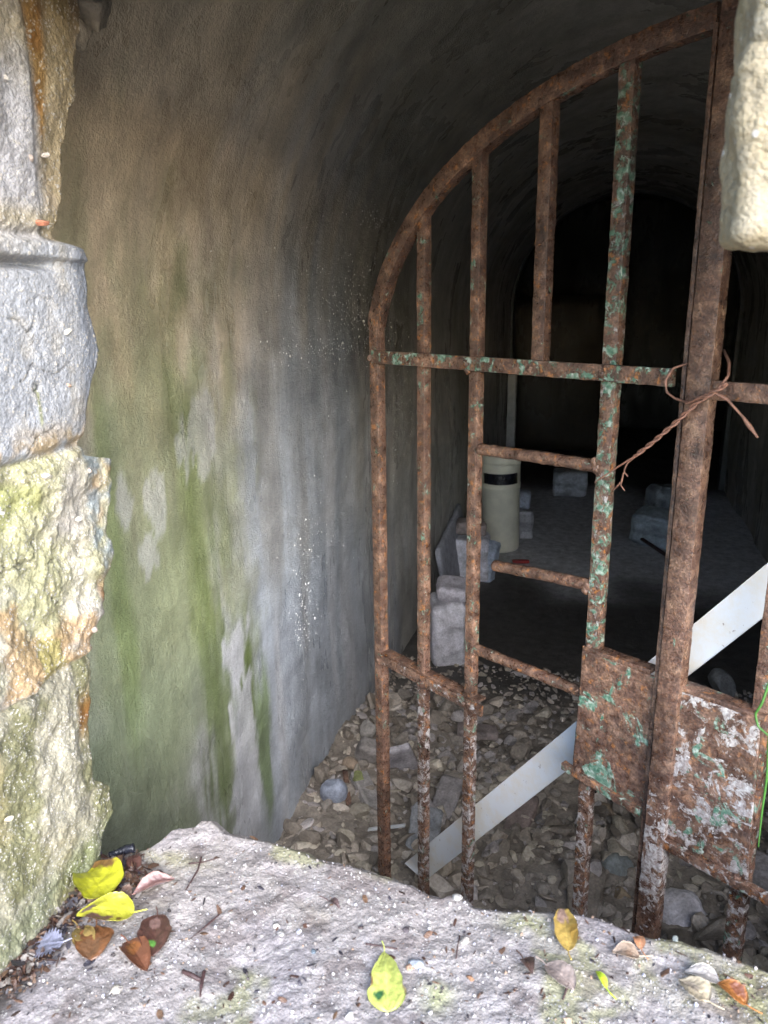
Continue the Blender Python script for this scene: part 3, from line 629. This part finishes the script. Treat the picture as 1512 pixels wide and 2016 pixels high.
for k, pth in enumerate([[(1250, 898, -.045), (1215, 920, -.04), (1170, 950, -.035)], [(1262, 888, -.045), (1235, 912, -.043), (1228, 928, -.04), (1236, 938, -.04)], [(1228, 930, -.04), (1222, 955, -.036), (1230, 966, -.036)], [(1222, 950, -.036), (1208, 965, -.03)]]):
    V, Fa = tube([on_gate(*q) for q in pth], .0016, 7, .0006, 70+k, .002, [1, 1, .5]); obj('frayed_end', V, Fa, M_WIRE, wr)
V, Fa = tube([on_gate(*q) for q in ((1355, 715, -.02), (1325, 725, -.03), (1310, 748, -.035), (1312, 772, -.035), (1330, 785, -.035), (1352, 792, -.04), (1380, 788, -.05))], .0017, 8, .0004, 75, .002); obj('wire_loop', V, Fa, M_WIRE, wr)
V, Fa = tube([on_gate(*q) for q in ((1425, 690, .01), (1436, 715, -.03), (1434, 740, -.042), (1415, 765, -.05), (1380, 782, -.055), (1350, 795, -.05))], .0019, 8, .0004, 76, .002); obj('wire_loop', V, Fa, M_WIRE, wr)
V, Fa = tube([on_gate(*q) for q in ((1400, 770, -.05), (1430, 785, -.04), (1462, 820, -.035), (1480, 845, -.032), (1492, 862, -.03))], .0020, 8, .0009, 77, .002, [1, 1, 1, 1.5, .8]); obj('frayed_end', V, Fa, M_WIRE, wr)

# white board leaning behind the gate
def quad_board(name, q, n, th, mat, **kw):
    C4 = np.array([on_gate(a, b, n) for a, b in q]); res = 40; s = np.linspace(0, 1, res); S, T = np.meshgrid(s, s, indexing='ij')
    W = (1-S)[..., None]*((1-T)[..., None]*C4[0]+T[..., None]*C4[3])+S[..., None]*((1-T)[..., None]*C4[1]+T[..., None]*C4[2])
    A = W+NG*(.002*fbm(W, 5, 2, 3))[..., None]; B = A+NG*th; V = np.concatenate([A.reshape(-1, 3), B.reshape(-1, 3)]); f = grid_faces(res, res); N2 = res*res
    bd = np.r_[np.arange(res), np.arange(1, res)*res+res-1, (res-1)*res+np.arange(res-2, -1, -1), np.arange(res-2, 0, -1)*res]; b2 = np.roll(bd, -1)
    return obj(name, V, np.concatenate([f, f[:, ::-1]+N2, np.stack([bd, b2, b2+N2, bd+N2], 1)]), mat, None, **kw)
mb, nn_, p_ = newmat('white_board'); b_ = NB(nn_); v_ = b_.coord()
dirt = b_.ramp(b_.noise(v_, 11, 8, .78), [(.44, 0.), (.64, .85)]); chip = b_.ramp(b_.noise(v_, 60, 6, .75), [(.64, 0.), (.67, .8)])
c_ = b_.mixc(b_.mixc((.56, .585, .62), (.55, .50, .42), dirt), (.16, .11, .09), chip); b_.link(c_, p_.inputs['Base Color']); p_.inputs['Roughness'].default_value = .4
quad_board('white_board', [(796, 1700), (1600, 1035), (1600, 1140), (835, 1735)], .055, .006, mb, label='long whitish board leaning diagonally behind the gate bars', cat='board')

# ------------------------------------------------------------------ rubble and things inside
rb = []; rr = np.random.default_rng(5)
pal = np.array([(.22, .19, .16), (.28, .25, .22), (.17, .15, .13), (.24, .22, .215), (.28, .25, .205), (.14, .12, .10)])
for i in range(10000):
    yv = rr.uniform(.95, 3.05); xv = rr.uniform(-.8, 1.0)
    if float(fbm(np.array([xv, yv, 0.]), 3.2, 3, 150)) < rr.uniform(-.9, .25): continue
    s_ = .0085*math.exp(rr.normal()*.62+.12); s_ = min(s_, .055)
    if xv < -.42 and yv < 2.35: s_ = min(s_, .026)
    if yv > 2.7: s_ *= .6
    zv = ZF+float(rubble_h(np.array(xv), np.array(yv)))+s_*rr.uniform(-.1, .8)
    xv = max(xv, XL+s_*1.0)
    V, Fa = stone((xv, yv, zv), (s_*rr.uniform(1.1, 2.0), s_*rr.uniform(.9, 1.4), s_*rr.uniform(.7, 1.2)), rot(rr.normal()*.4, rr.normal()*.4, rr.uniform(0, 6.3)), 2 if s_ > .012 else 1, 10, 0, .10 if s_ > .012 else 0, rr, (.34, .76))
    rb.append((V, Fa, pal[rr.integers(6)]*rr.uniform(.75, 1.25)))
V, Fa, C = add_cluster(rb); obj('rubble', V, Fa, M_RUBBLE, None, C*1.4, False, kind='stuff', label='heap of small broken stones and dirt covering the tunnel floor', cat='rubble')
def big(name, px, py, sz, colr, seed, label, zc=None, R3=None, cuts=8, sub=4, cut=(.5, .85), cat='stone', group='larger stones in the rubble', rough=.07, sink=.5):
    z = ZF+.05 if zc is None else zc
    p = at_z(px, py, z+sz[2]*.4)
    V, Fa = stone(p, sz, R3, sub, cuts, seed, rough, None, cut); V[:, 0] += max(0, XL+.012-V[:, 0].min())
    C = np.tile(np.array(colr, float), (len(V), 1)); C = mix(C, tuple(np.array(colr)*.6), sm(0, .5, fbm(V, 14, 3, seed)))
    return obj(name, V, Fa, M_STONE, None, C, True, label, cat, group)
def slab(name, px, py, half, eul, colr, seed, label, z=ZF+.08, cat='slab', group='larger stones in the rubble', res=22, rad=.008, rough=.006, chips=.2):
    V, Fa = rbox((0, 0, 0), half, None, res, rad, rough, 24, seed, chips); V = V@rot(*eul).T + at_z(px, py, z)
    V[:, 0] += max(0, XL+.012-V[:, 0].min())
    C = np.tile(np.array(colr, float), (len(V), 1)); C = mix(C, tuple(np.array(colr)*.6), sm(0, .5, fbm(V, 14, 3, seed)))
    return obj(name, V, Fa, M_STONE, None, C, True, label, cat, group)
big('stone', 1340, 1800, (.064, .055, .058), (.75, .72, .76), 301, 'rounded pale stone at the foot of the thick gate post', ZF+.03, rot(0, .2, .3), 5, cut=(.8, .95), rough=.12)
big('stone', 657, 1560, (.042, .034, .066), (.36, .40, .50), 302, 'bluish grey stone by the left wall next to the rusty stake', ZF+.075, rot(.5, .2, .2), 6, cut=(.75, .95))
big('stone', 622, 1592, (.026, .026, .022), (.30, .26, .21), 303, 'small knobbly brown stone against the foot of the left wall', ZF+.04)
slab('slab', 790, 1500, (.050, .012, .10), (.55, -.25, .25), (.42, .40, .43), 304, 'pointed pale slab standing between the first two gate bars')
slab('slab', 722, 1560, (.030, .075, .018), (.25, .2, .75), (.33, .31, .30), 305, 'long grey slab lying left of the first gate bar')
slab('slab', 720, 1490, (.038, .030, .070), (.3, .35, .3), (.24, .22, .21), 306, 'dark upright stone at the top of the pile near the left wall', rad=.018)
big('stone', 725, 1435, (.028, .028, .05), (.33, .31, .29), 307, 'narrow upright stone highest on the pile beside the first gate bar', ZF+.11, rot(.1, .3, 0))
big('stone', 690, 1505, (.028, .024, .030), (.30, .23, .17), 308, 'brown stone resting on the pile close to the wall', ZF+.09)
big('stone', 705, 1530, (.022, .02, .02), (.20, .22, .09), 309, 'mossy green tinted stone above the rusty stake', ZF+.10)
slab('slab', 835, 1640, (.045, .085, .010), (.35, .3, .2), (.27, .28, .30), 310, 'flat grey slab under the lower end of the white board')
slab('slab', 880, 1570, (.036, .07, .012), (.35, .1, -.1), (.25, .23, .23), 311, 'flat grey slab lying between the second and third gate bars')
slab('slab', 840, 1600, (.034, .04, .014), (.3, -.2, .9), (.26, .24, .24), 312, 'squarish grey slab behind the second gate bar')
slab('slab', 1022, 1615, (.033, .085, .012), (.5, .05, -.25), (.21, .165, .15), 313, 'brown broken tile standing under the white board', res=18)
slab('slab', 1225, 1570, (.075, .035, .02), (.3, .35, -.3), (.20, .19, .19), 314, 'dark sloping slab under the left plate')
big('stone', 1075, 1620, (.034, .03, .025), (.36, .34, .33), 315, 'pale stone right of the brown broken tile')
big('stone', 1215, 1710, (.050, .04, .045), (.22, .24, .24), 316, 'rounded grey green stone left of the thick gate post')
big('stone', 1225, 1765, (.024, .02, .035), (.32, .25, .17), 317, 'yellow brown stone just left of the foot of the thick post')
big('stone', 1185, 1780, (.020, .018, .018), (.36, .33, .34), 318, 'small pale stone beside the ledge rim under the left plate')
big('stone', 1195, 1600, (.035, .025, .03), (.27, .21, .15), 319, 'pitted brown stone near the black plastic scrap')
slab('slab', 940, 1440, (.07, .03, .015), (.1, .1, .2), (.25, .21, .20), 320, 'long pinkish grey slab right of the third gate bar')
big('stone', 1400, 1690, (.07, .05, .06), (.15, .14, .13), 321, 'dark boulder below the whitish plate')
big('stone', 1420, 1350, (.07, .05, .05), (.17, .17, .17), 322, 'grey boulder seen just above the whitish plate', ZF+.06)
V, Fa = sweep([at_z(690, 1618, ZF+.06), at_z(688, 1520, ZF+.10)+np.array([0, -.04, .03])], [1, 0, 0], [0, .7, .7], .008, .003, .0008, .006, .2, 330)
obj('iron_stake', V, Fa, M_RUSTD, None, label='short rusty iron stake stuck in the rubble near the wall', cat='stake')
p = at_z(1178, 1555, ZF+.10); V, Fa = rbox(p, (.026, .018, .034), rot(.4, .3, .3), 16, .012, .012, 50, 331); obj('plastic_scrap', V, Fa, M_BLACK, None, label='crumpled black plastic scrap under the left plate', cat='plastic')
V, Fa = sweep([at_z(1348, 1790, ZF+.02)+np.array([.02, .10, 0]), at_z(1356, 1640, ZF+.10)+np.array([.02, .12, .06])], [1, 0, 0], [0, .9, .3], .035, .012, .001, .01, .2, 335)
obj('plank', V, Fa, M_BLACK, None, label='black upright plank behind the rounded pale stone', cat='plank')
V, Fa = sweep([at_z(725, 1633, ZF+.09), at_z(798, 1625, ZF+.09)], [0, 0, 1], [0, 1, 0], .0025, .006, 0, .01, .2, 336); obj('splinter', V, Fa, mb, None, label='thin white splinter lying across the first gate bar behind it', cat='splinter')

# blocks stacked along the left wall
def block(px, py, half, eul, colr, seed, label, z, rad=.02, cat='block', group='masonry blocks inside the tunnel', dx=0):
    V, Fa = rbox((0, 0, 0), half, None, 26, rad, .010, 16, seed, .12); V = V@rot(*eul).T + at_z(px, py, z) + np.array([dx, 0, 0])
    V[:, 0] += max(0, XL+.012-V[:, 0].min()); V[:, 2] += max(0, ZF-.01-V[:, 2].min())
    C = np.tile(np.array(colr, float)*1.45, (len(V), 1)); C = mix(C, tuple(np.array(colr)*.95), sm(0, .5, fbm(V*[1, 1, 3], 9, 3, seed)))
    return obj('masonry_block', V, Fa, M_STONE, None, C, True, label, cat, group)
block(880, 1238, (.075, .09, .145), (.05, 0, .35), (.40, .39, .42), 341, 'tall pale block standing nearest the gate along the left wall', ZF+.14, .03)
block(890, 1160, (.070, .08, .035), (.1, .08, .2), (.36, .34, .37), 342, 'rounded grey block lying on the nearest tall one', ZF+.315, .03)
block(914, 1095, (.105, .085, .125), (0, -.04, .1), (.43, .43, .47), 343, 'squared pale block in front of the bin by the wall', ZF+.13)
block(925, 1036, (.085, .075, .035), (0, .1, .3), (.20, .17, .16), 344, 'dark brown slab on top of the squared block by the bin', ZF+.30, .015)
block(960, 1105, (.050, .045, .12), (0, .14, -.3), (.27, .31, .38), 345, 'bluish leaning block at the foot of the bin', ZF+.115)
block(1027, 1030, (.072, .07, .095), (0, 0, .2), (.30, .30, .32), 346, 'low grey block on the floor right behind the bin', ZF+.09)
block(1022, 982, (.075, .06, .055), (0, .05, .1), (.26, .29, .35), 347, 'small bluish block on top of the low one behind the bin', ZF+.24)
block(1122, 950, (.135, .09, .10), (0, 0, .05), (.36, .37, .40), 348, 'boxy pale block alone at the far end of the tunnel', ZF+.10, .012)
block(1296, 1045, (.15, .12, .10), (.1, .1, -.3), (.27, .31, .34), 349, 'large tilted bluish boulder on the right of the tunnel floor', ZF+.09, .03)
block(1308, 985, (.12, .11, .11), (0, .1, .5), (.22, .24, .26), 350, 'dim grey boulder farthest back on the right beside the post', ZF+.11, .06)
V, Fa = tube([at_z(1250, 1052, ZF+.06), at_z(1322, 1100, ZF+.03)], .012, 8); obj('stick', V, Fa, M_TWIG, None, label='dark stick lying in front of the tilted bluish boulder', cat='stick')
V, Fa = rbox(at_z(1025, 1105, ZF+.02), (.05, .02, .008), rot(0, 0, .2), 8, .006, .002, 30, 3); obj('red_scrap', V, Fa, mat_simple('red_plastic', (.35, .03, .03), .5), None, label='small red scrap on the floor right of the bin', cat='scrap')
# litter bin
bc = at_z(985, 1078, ZF); bc[0] = max(bc[0], XL+.14); RB, HBN = .118, .62
bn = thing('litter_bin', 'cream cylindrical litter bin with a dark slot near its top', 'bin', bc)
af = math.atan2(-bc[1], -bc[0])
tilt = rot(0, -.02, 0)
def lathe(pr, k=72, cutf=None):
    an = np.linspace(0, 2*math.pi, k, endpoint=False)+af; V = np.array([[(r*math.cos(a), r*math.sin(a), z) for a in an] for r, z in pr]).reshape(-1, 3)
    Fa = grid_faces(len(pr), k, True)
    if cutf is not None:
        rows = np.repeat(np.arange(len(pr)-1), k); cols = np.tile(np.arange(k), len(pr)-1); Fa = Fa[~cutf(rows, cols)]
    return V@tilt.T+bc, Fa
V, Fa = lathe([(0.001, .01), (RB-.006, .0), (RB, .008), (RB, .395), (RB+.004, .40), (RB+.004, .425), (RB, .43), (RB-.006, .43), (RB-.008, .02), (.001, .02)]); obj('body', V, Fa, M_BIN, bn)
zs_ = [.40, .43, .435, .45, .47, .49, .505, .51, .56, .60, .612, .617]; R2 = RB+.001
pr = [(R2+.002, z) for z in zs_[:-2]]+[(R2, .612), (R2-.01, .62), (.001, .622)]+[(.001, .612), (R2-.008, .605)]+[(R2-.006, z) for z in zs_[-4::-1]]
nz__ = len(zs_)-2; k_ = 72
def cutf(rows, cols):
    side = (cols < 13) | (cols >= k_-13)
    zc = np.array([(pr[i][1]+pr[i+1][1])/2 for i in range(len(pr)-1)])[rows]; return side & (zc > .433) & (zc < .507)
V, Fa = lathe(pr, k_, cutf); obj('hood', V, Fa, M_BIN, bn)
for z_ in (.427, .560, .611):
    an = np.linspace(0, 2*math.pi, 20, endpoint=False); V, Fa = lathe([(R2+.001+.0045*math.cos(a_), z_+.006*math.sin(a_)) for a_ in np.r_[an, 0]]); obj('rim', V, Fa, M_BIN, bn)
V, Fa = lathe([(RB-.012, .05), (RB-.012, .5)]); obj('liner', V, Fa, M_BLACK, bn)

# ------------------------------------------------------------------ litter on the ledge
def on_ledge(px, py, dz=0.0):
    p = at_z(px, py, 0)
    for _ in range(3): p = at_z(px, py, float(ledge_z(np.array(p[0]), np.array(p[1])))+dz)
    return p
def leaf(name, tip, stalk, width, colr, spots, label, group='fallen leaves on the ledge', shape='ovate', curl=.25, lift=.004, seed=0, fold=.0, teeth=.0, tipcol=None, dz=.003):
    A = on_ledge(*stalk); B = on_ledge(*tip); L = np.linalg.norm(B-A); T = (B-A)/L; S = np.cross(T, UP); S /= np.linalg.norm(S); Nn = np.cross(S, T)
    n, mN = 46, 25; u = np.linspace(0, 1, n); v = np.linspace(-1, 1, mN); U, Vv = np.meshgrid(u, v, indexing='ij')
    if shape == 'ovate': wd = np.sin(np.pi*U**.75)**.8*(1-.25*U)
    elif shape == 'heart': wd = np.sin(np.pi*np.clip(U, 0, 1)**.55)**.6
    elif shape == 'obovate': wd = np.clip(U, 0, 1)**.7*np.sqrt(np.clip(1-U**5, 0, 1))*1.08*(1-.07*np.exp(-((U-.66)/.06)**2))
    elif shape == 'round': wd = np.sin(np.pi*U)**.55
    else: wd = np.sin(np.pi*U)**.9
    wd = wd*(1+teeth*np.sin(U*60+seed))*(1+.14*fbm(np.stack([U*5, np.sign(Vv), U*0], -1), 1, 2, seed))
    W = width*wd
    P = A + T*(L*U)[..., None] + S*(W*Vv)[..., None]
    hgt = curl*width*(Vv**2)*wd + lift*np.sin(np.pi*U) + .12*width*fbm(np.stack([U*3, Vv*2, U*0+seed], -1), 1, 3, seed) - fold*width*(1-np.abs(Vv)) - .0006*np.exp(-(Vv/.06)**2)
    hgt += .00008*np.sin(U*40+np.abs(Vv)*8)
    C_ = .58
    base_z = ledge_z(P[..., 0], P[..., 1]); P[..., 2] = np.maximum(P[..., 2]+hgt+.004, base_z+.001+hgt*.6+dz)
    C = np.tile(np.array(colr, float), P.shape[:2]+(1,)); C = mix(C, tuple(np.minimum(1, np.array(colr)*1.35)), np.exp(-(Vv/.07)**2)*.7)
    vein = np.exp(-((((U*9-np.abs(Vv)*2.2) % 1)-.5)/.10)**2)*sm(0, .1, np.abs(Vv)); C = mix(C, tuple(np.minimum(1, np.array(colr)*1.2)), vein*.10)
    for su, sv, ru, rv, sc_ in spots:
        dd = np.sqrt(((U-su)/ru)**2+((Vv-sv)/rv)**2)+.5*fbm(np.stack([U*6, Vv*4, U*0+seed], -1), 1, 3, seed+3); C = mix(C, sc_, 1-sm(.75, 1.05, dd))
    if tipcol is not None: C = mix(C, tipcol, sm(.6, .95, U+.2*fbm(np.stack([U*6, Vv*4, U*0], -1), 1, 3, seed+5)))
    V = np.concatenate([P.reshape(-1, 3), (P-np.array([0, 0, .0005])).reshape(-1, 3)]); f = grid_faces(n, mN); N2 = n*mN
    bd = np.r_[np.arange(mN), np.arange(1, n)*mN+mN-1, (n-1)*mN+np.arange(mN-2, -1, -1), np.arange(n-2, 0, -1)*mN]; b2 = np.roll(bd, -1)
    o = thing(name, label, 'leaf', A, group)
    obj('blade', V, np.concatenate([f, f[:, ::-1]+N2, np.stack([bd, b2, b2+N2, bd+N2], 1)]), M_LEAF, o, np.tile(C.reshape(-1, 3), (2, 1))*C_)
    A2 = P[0, mN//2]; Pm = P[3, mN//2]
    V, Fa = tube([Pm, A2, A2-T*.006+np.array([0, 0, .001]), A2-T*.014+S*.002+np.array([0, 0, .001])], .0007, 6, 0, 0, .001); obj('stalk', V, Fa, M_LEAF, o, np.tile(np.array(colr)*.9, (len(V), 1)))
    return o
YL = (.60, .58, .06); BR = (.12, .058, .045); GS = (.10, .20, .05)
leaf('leaf', (765, 1998), (757, 1880), .024, (.56, .62, .16), [(.76, .40, .09, .30, (.05, .16, .06)), (.6, 1, .12, .12, (.3, .2, .08)), (.75, -1, .08, .15, (.25, .2, .1))], 'yellow green leaf with a round dark green spot, alone near the ledge front', seed=1, curl=.15, shape='obovate')
leaf('leaf', (165, 1718), (212, 1776), .028, (.52, .52, .03), [(.9, -.9, .2, .4, (.30, .24, .02)), (.75, .9, .35, .4, (.22, .12, .04))], 'bright yellow leaf standing up against the pier, upper of two yellow ones', seed=2, shape='heart', curl=.5, lift=.010, dz=.008)
leaf('leaf', (152, 1815), (266, 1808), .022, YL, [(.55, -.9, .28, .55, (.17, .08, .07)), (.8, .2, .14, .5, (.24, .17, .14)), (.2, -.7, .06, .2, (.15, .06, .02))], 'yellow leaf with a brown lower edge, just below the brighter yellow one', seed=3, curl=.3, lift=.010, dz=.008, teeth=.02)
leaf('leaf', (128, 1765), (150, 1690), .022, (.42, .22, .17), [(.85, 0, .2, .8, BR)], 'pinkish brown leaf leaning on the pier beside the yellow leaves', seed=4, shape='heart', curl=.4, lift=.008, dz=.008)
leaf('leaf', (345, 1738), (262, 1768), .011, (.32, .17, .15), [(.5, .5, .3, .4, (.22, .16, .22))], 'narrow curled brown leaf lying right of the yellow pair', seed=5, curl=.9, shape='lance', dz=.005)
leaf('leaf', (302, 1888), (310, 1808), .017, BR, [(.75, .2, .08, .3, (.20, .50, .10)), (.25, 0, .2, .5, (.34, .2, .17))], 'dark brown leaf with a tiny green spot', seed=6, shape='round', curl=.3, dz=.003)
leaf('leaf', (180, 1895), (190, 1830), .020, (.20, .085, .035), [(.75, .2, .3, .7, (.16, .08, .04))], 'wet dark brown leaf lying flat below the yellow leaves', seed=7, shape='round', curl=.15, dz=.002)
leaf('leaf', (290, 1918), (252, 1860), .013, (.20, .08, .045), [(.3, 0, .2, .7, (.32, .12, .04))], 'small folded brown leaf below the one with the green spot', seed=8, shape='round', curl=.7, dz=.003)
leaf('leaf', (178, 1878), (155, 1832), .012, (.26, .18, .06), [], 'olive brown leaf half under the wet dark brown one', seed=9, shape='round', curl=.2)
leaf('leaf', (1107, 1795), (1118, 1880), .0145, (.52, .36, .10), [(.75, -.2, .25, .6, (.42, .28, .22)), (.3, .7, .2, .5, (.42, .26, .06))], 'ochre yellow leaf with a pinkish tip standing near the ledge rim', seed=10, curl=.3, lift=.006, dz=.004)
leaf('leaf', (1335, 1935), (1396, 1978), .015, (.46, .39, .28), [(.6, 0, .3, .4, (.42, .35, .27))], 'pale beige dry leaf at the lower right of the ledge', seed=11, curl=.3, dz=.002)
leaf('leaf', (1408, 1940), (1470, 1985), .013, (.42, .17, .05), [(.4, .5, .25, .5, (.22, .08, .04))], 'orange brown leaf at the lower right corner of the ledge', seed=12, curl=.5, dz=.003)
leaf('leaf', (1345, 1920), (1415, 1938), .012, (.42, .39, .37), [], 'whitish curled leaf above the pale beige dry leaf', seed=13, curl=.4, dz=.004)
leaf('leaf', (1205, 1880), (1258, 1888), .012, (.44, .33, .25), [(.4, -.3, .2, .6, (.3, .2, .14))], 'faded tan leaf lying just right of the ochre leaf', seed=14, curl=.3)
leaf('leaf', (1250, 1850), (1262, 1875), .007, (.45, .22, .12), [], 'small rust coloured leaf near the ledge rim below the thick post', seed=15, curl=.5)
leaf('leaf', (1130, 1955), (1075, 1905), .012, (.36, .29, .26), [], 'dull grey brown leaf below the ochre leaf', seed=16, shape='round', curl=.4)
leaf('leaf', (262, 1690), (268, 1722), .010, (.13, .06, .05), [], 'little dark brown leaf next to the ledge rim by the pier', seed=17, curl=.4)
leaf('leaf', (60, 1880), (125, 1862), .017, (.30, .31, .42), [], 'bluish wet lobed leaf lying in the litter at the left edge', seed=18, shape='round', curl=.1, teeth=.18, dz=.004)
leaf('leaf', (1048, 1925), (1030, 1895), .008, (.10, .06, .05), [], 'tiny dark curled leaf left of the dull grey brown one', seed=19, curl=.6)
leaf('leaf', (1172, 1918), (1194, 1952), .0045, (.50, .68, .05), [], 'tiny bright lime green leaflet on the front of the ledge', seed=20, curl=.4)
leaf('leaf', (670, 1795), (648, 1780), .005, (.12, .08, .08), [], 'tiny grey brown leaf in the middle of the ledge', seed=21, curl=.5)
def twig(pts, r, label, seed=0):
    P = [on_ledge(a, b, .0015+h) for a, b, h in pts]; V, Fa = tube(P, r, 7, r*.4, seed, .002, [1, .9, .6]); return obj('twig', V, Fa, M_TWIG, None, label=label, cat='twig', group='twigs on the ledge')
twig([(396, 1688, .006), (390, 1712, .003), (366, 1752, 0)], .0013, 'dark forked twig right of the leaf litter, its upright stem', 1)
twig([(372, 1700, 0), (400, 1697, .004), (432, 1688, .001)], .0010, 'thin twig crossing the upright one right of the litter', 2)
twig([(432, 1800, 0), (402, 1826, .001), (372, 1850, 0)], .0009, 'long thin straight twig pointing to the dark brown leaf', 3)
twig([(360, 1912, .002), (378, 1920, .003), (400, 1932, 0)], .0022, 'thick short dark twig low on the ledge', 4)
twig([(402, 1912, .002), (396, 1940, .001), (394, 1962, 0)], .0020, 'reddish twig standing across the thick short one', 5)
twig([(720, 1858, .001), (748, 1862, .003), (782, 1868, 0)], .0009, 'thin twig lying above the lone yellow green leaf', 6)
twig([(1130, 1915, .001), (1118, 1940, .003), (1108, 1968, 0)], .0013, 'purple brown twig beneath the ochre leaf', 7)
twig([(265, 1712, .004), (295, 1722, .006), (330, 1732, .001)], .0009, 'fine curved twig above the narrow curled brown leaf', 8)
twig([(905, 1842, 0), (900, 1868, .002), (898, 1888, 0)], .0008, 'fine upright twig in the middle of the ledge', 9)
V, Fa = tube([on_ledge(215, 1682, .012), on_ledge(238, 1676, .012), on_ledge(264, 1668, .012)], .0050, 9, .0022, 90, .002, [.6, 1, 1.2]); obj('bark_piece', V, Fa, M_BLACK, None, label='black wet piece of bark lying on the ledge rim beside the pier', cat='bark')
V, Fa = stone(on_ledge(190, 1682, .010), (.016, .010, .007), None, 3, 8, 91, .2); obj('bark_piece', V, Fa, M_BITS, None, np.tile((.07, .06, .09), (len(V), 1)), label='dark purplish bark crumb against the foot of the pier', cat='bark')
for k, (a, b, s_, cl, lab) in enumerate([(228, 1705, .009, (.50, .48, .50), 'light grey pebble beside the upper yellow leaf'), (258, 1730, .006, (.52, .49, .47), 'whitish pebble right of the upper yellow leaf'), (125, 1741, .005, (.75, .74, .72), 'tiny bright white chip under the pinkish leaf'),
        (230, 1948, .009, (.66, .60, .50), 'cream coloured pebble low on the left of the ledge'), (545, 1822, .008, (.56, .53, .50), 'whitish stone chip left of the middle of the ledge'), (553, 1838, .006, (.45, .43, .42), 'grey chip touching the whitish one left of the middle'),
        (915, 1852, .0085, (.62, .57, .52), 'pale pebble right of the lone yellow green leaf'), (808, 1905, .007, (.55, .36, .25), 'tan pebble by the bluish chip near the yellow green leaf'), (926, 1925, .006, (.42, .22, .12), 'orange brown pebble right of the bluish chip'),
        (820, 1898, .012, (.40, .44, .50), 'bluish flat chip right of the yellow green leaf'), (690, 2000, .007, (.70, .68, .66), 'white pebble at the front edge near the yellow green leaf'), (800, 1830, .006, (.10, .08, .09), 'dark crumb above the bluish chip'), (710, 1826, .004, (.10, .07, .07), 'small dark crumb above the lone yellow green leaf'),
        (617, 1872, .005, (.14, .18, .22), 'dark bluish chip left of the lone leaf'), (1330, 1848, .006, (.5, .55, .52), 'pale green pebble on the ledge rim right of the thick post'), (900, 1768, .009, (.55, .53, .50), 'knob of pale stone on the ledge rim by the third gate bar')]):
    V, Fa = stone(on_ledge(a, b, .001), (s_*.8, s_*.62, s_*.4), rot(0, .1, RNG.uniform(0, 3)), 3, 9, 400+k, .12, None, (.5, .85)); obj('pebble', V, Fa, M_STONE, None, np.tile(cl, (len(V), 1))*.62, True, lab, 'pebble', 'pebbles on the ledge')
# countless grit and litter
gr_, lt = [], []
pal2 = np.array([(.42, .40, .40), (.30, .28, .28), (.20, .18, .17), (.06, .05, .05), (.26, .18, .13), (.34, .34, .40)])
rr = np.random.default_rng(9)
cnt = 0
while cnt < 3600:
    xv = rr.uniform(-.57, .40); yv = rr.uniform(.40, .80)
    if yv > float(ledge_edge(xv))-.004: continue
    dens = float(fbm(np.array([xv, yv, 0.]), 9, 3, 140))
    if dens < rr.uniform(-.55, .35): continue
    s_ = .0010*math.exp(rr.normal()*.45); zv = float(ledge_z(np.array(xv), np.array(yv)))+s_*.35
    V, Fa = stone((xv, yv, zv), (s_*1.2, s_, s_*.8), None, 1, 3, 0, 0, rr); gr_.append((V, Fa, pal2[rr.choice(6, p=[.20, .24, .18, .22, .06, .10])])); cnt += 1
V, Fa, C = add_cluster(gr_); obj('grit', V, Fa, M_STONE, None, C, False, kind='stuff', label='fine pale grit scattered over the ledge', cat='grit')
pal3 = np.array([(.055, .03, .025), (.10, .05, .035), (.16, .09, .06), (.05, .045, .06), (.22, .13, .08), (.25, .22, .20)])
for i in range(4200):
    t = rr.uniform(0, 1); cx, cy = np.interp(t, [0, .25, .5, .75, 1], [0, 60, 130, 190, 250]), np.interp(t, [0, .25, .5, .75, 1], [1930, 1850, 1775, 1730, 1700])
    p = on_ledge(cx+rr.normal()*26, cy+rr.normal()*24, 0)
    if p[0] < XP-.005 or p[1] > float(ledge_edge(p[0]))-.006: continue
    L = .0042*math.exp(rr.normal()*.55); W = L*rr.uniform(.12, .7); p[2] += rr.uniform(.0, .008)
    V, Fa = stone(p, (L, W, .0006), rot(rr.normal()*.6, rr.normal()*.6, rr.uniform(0, 6.3)), 1, 3, 0, 0, rr); lt.append((V, Fa, pal3[rr.integers(6)]))
for i in range(420):
    p = on_ledge(rr.uniform(0, 1512), rr.uniform(1640, 2016), 0.001)
    if p[1] > float(ledge_edge(p[0]))-.006 or p[0] < XP: continue
    L = .003*math.exp(rr.normal()*.5); V, Fa = stone(p, (L, L*rr.uniform(.15, .6), .0005), rot(rr.normal()*.3, rr.normal()*.3, rr.uniform(0, 6.3)), 1, 3, 0, 0, rr); lt.append((V, Fa, pal3[rr.integers(5)]))
V, Fa, C = add_cluster(lt); C = C*.6; obj('leaf_litter', V, Fa, M_BITS, None, C, False, kind='stuff', label='dark wet crumbs of leaf litter piled in the corner by the pier', cat='litter')
# green stem at the right edge
P = [on_gate(a, b, n) for a, b, n in ((1530, 1300, -.10), (1500, 1385, -.11), (1487, 1405, -.11), (1492, 1430, -.11), (1515, 1450, -.11))]
V, Fa = tube(P, .0017, 7, 0, 0, .002, [1, 1, .8]); gs = thing('grass_stem', 'bright green grass stem hanging in front of the flaking plate at the right', 'grass stem', P[2]); obj('stem', V, Fa, M_GRASS, gs)
V, Fa = tube([on_gate(a, b, n) for a, b, n in ((1514, 1448, -.11), (1510, 1530, -.11), (1500, 1600, -.11), (1493, 1668, -.11))], .0017, 7, 0, 0, .002, [1, .9, .5]); obj('stem', V, Fa, M_GRASS, gs)
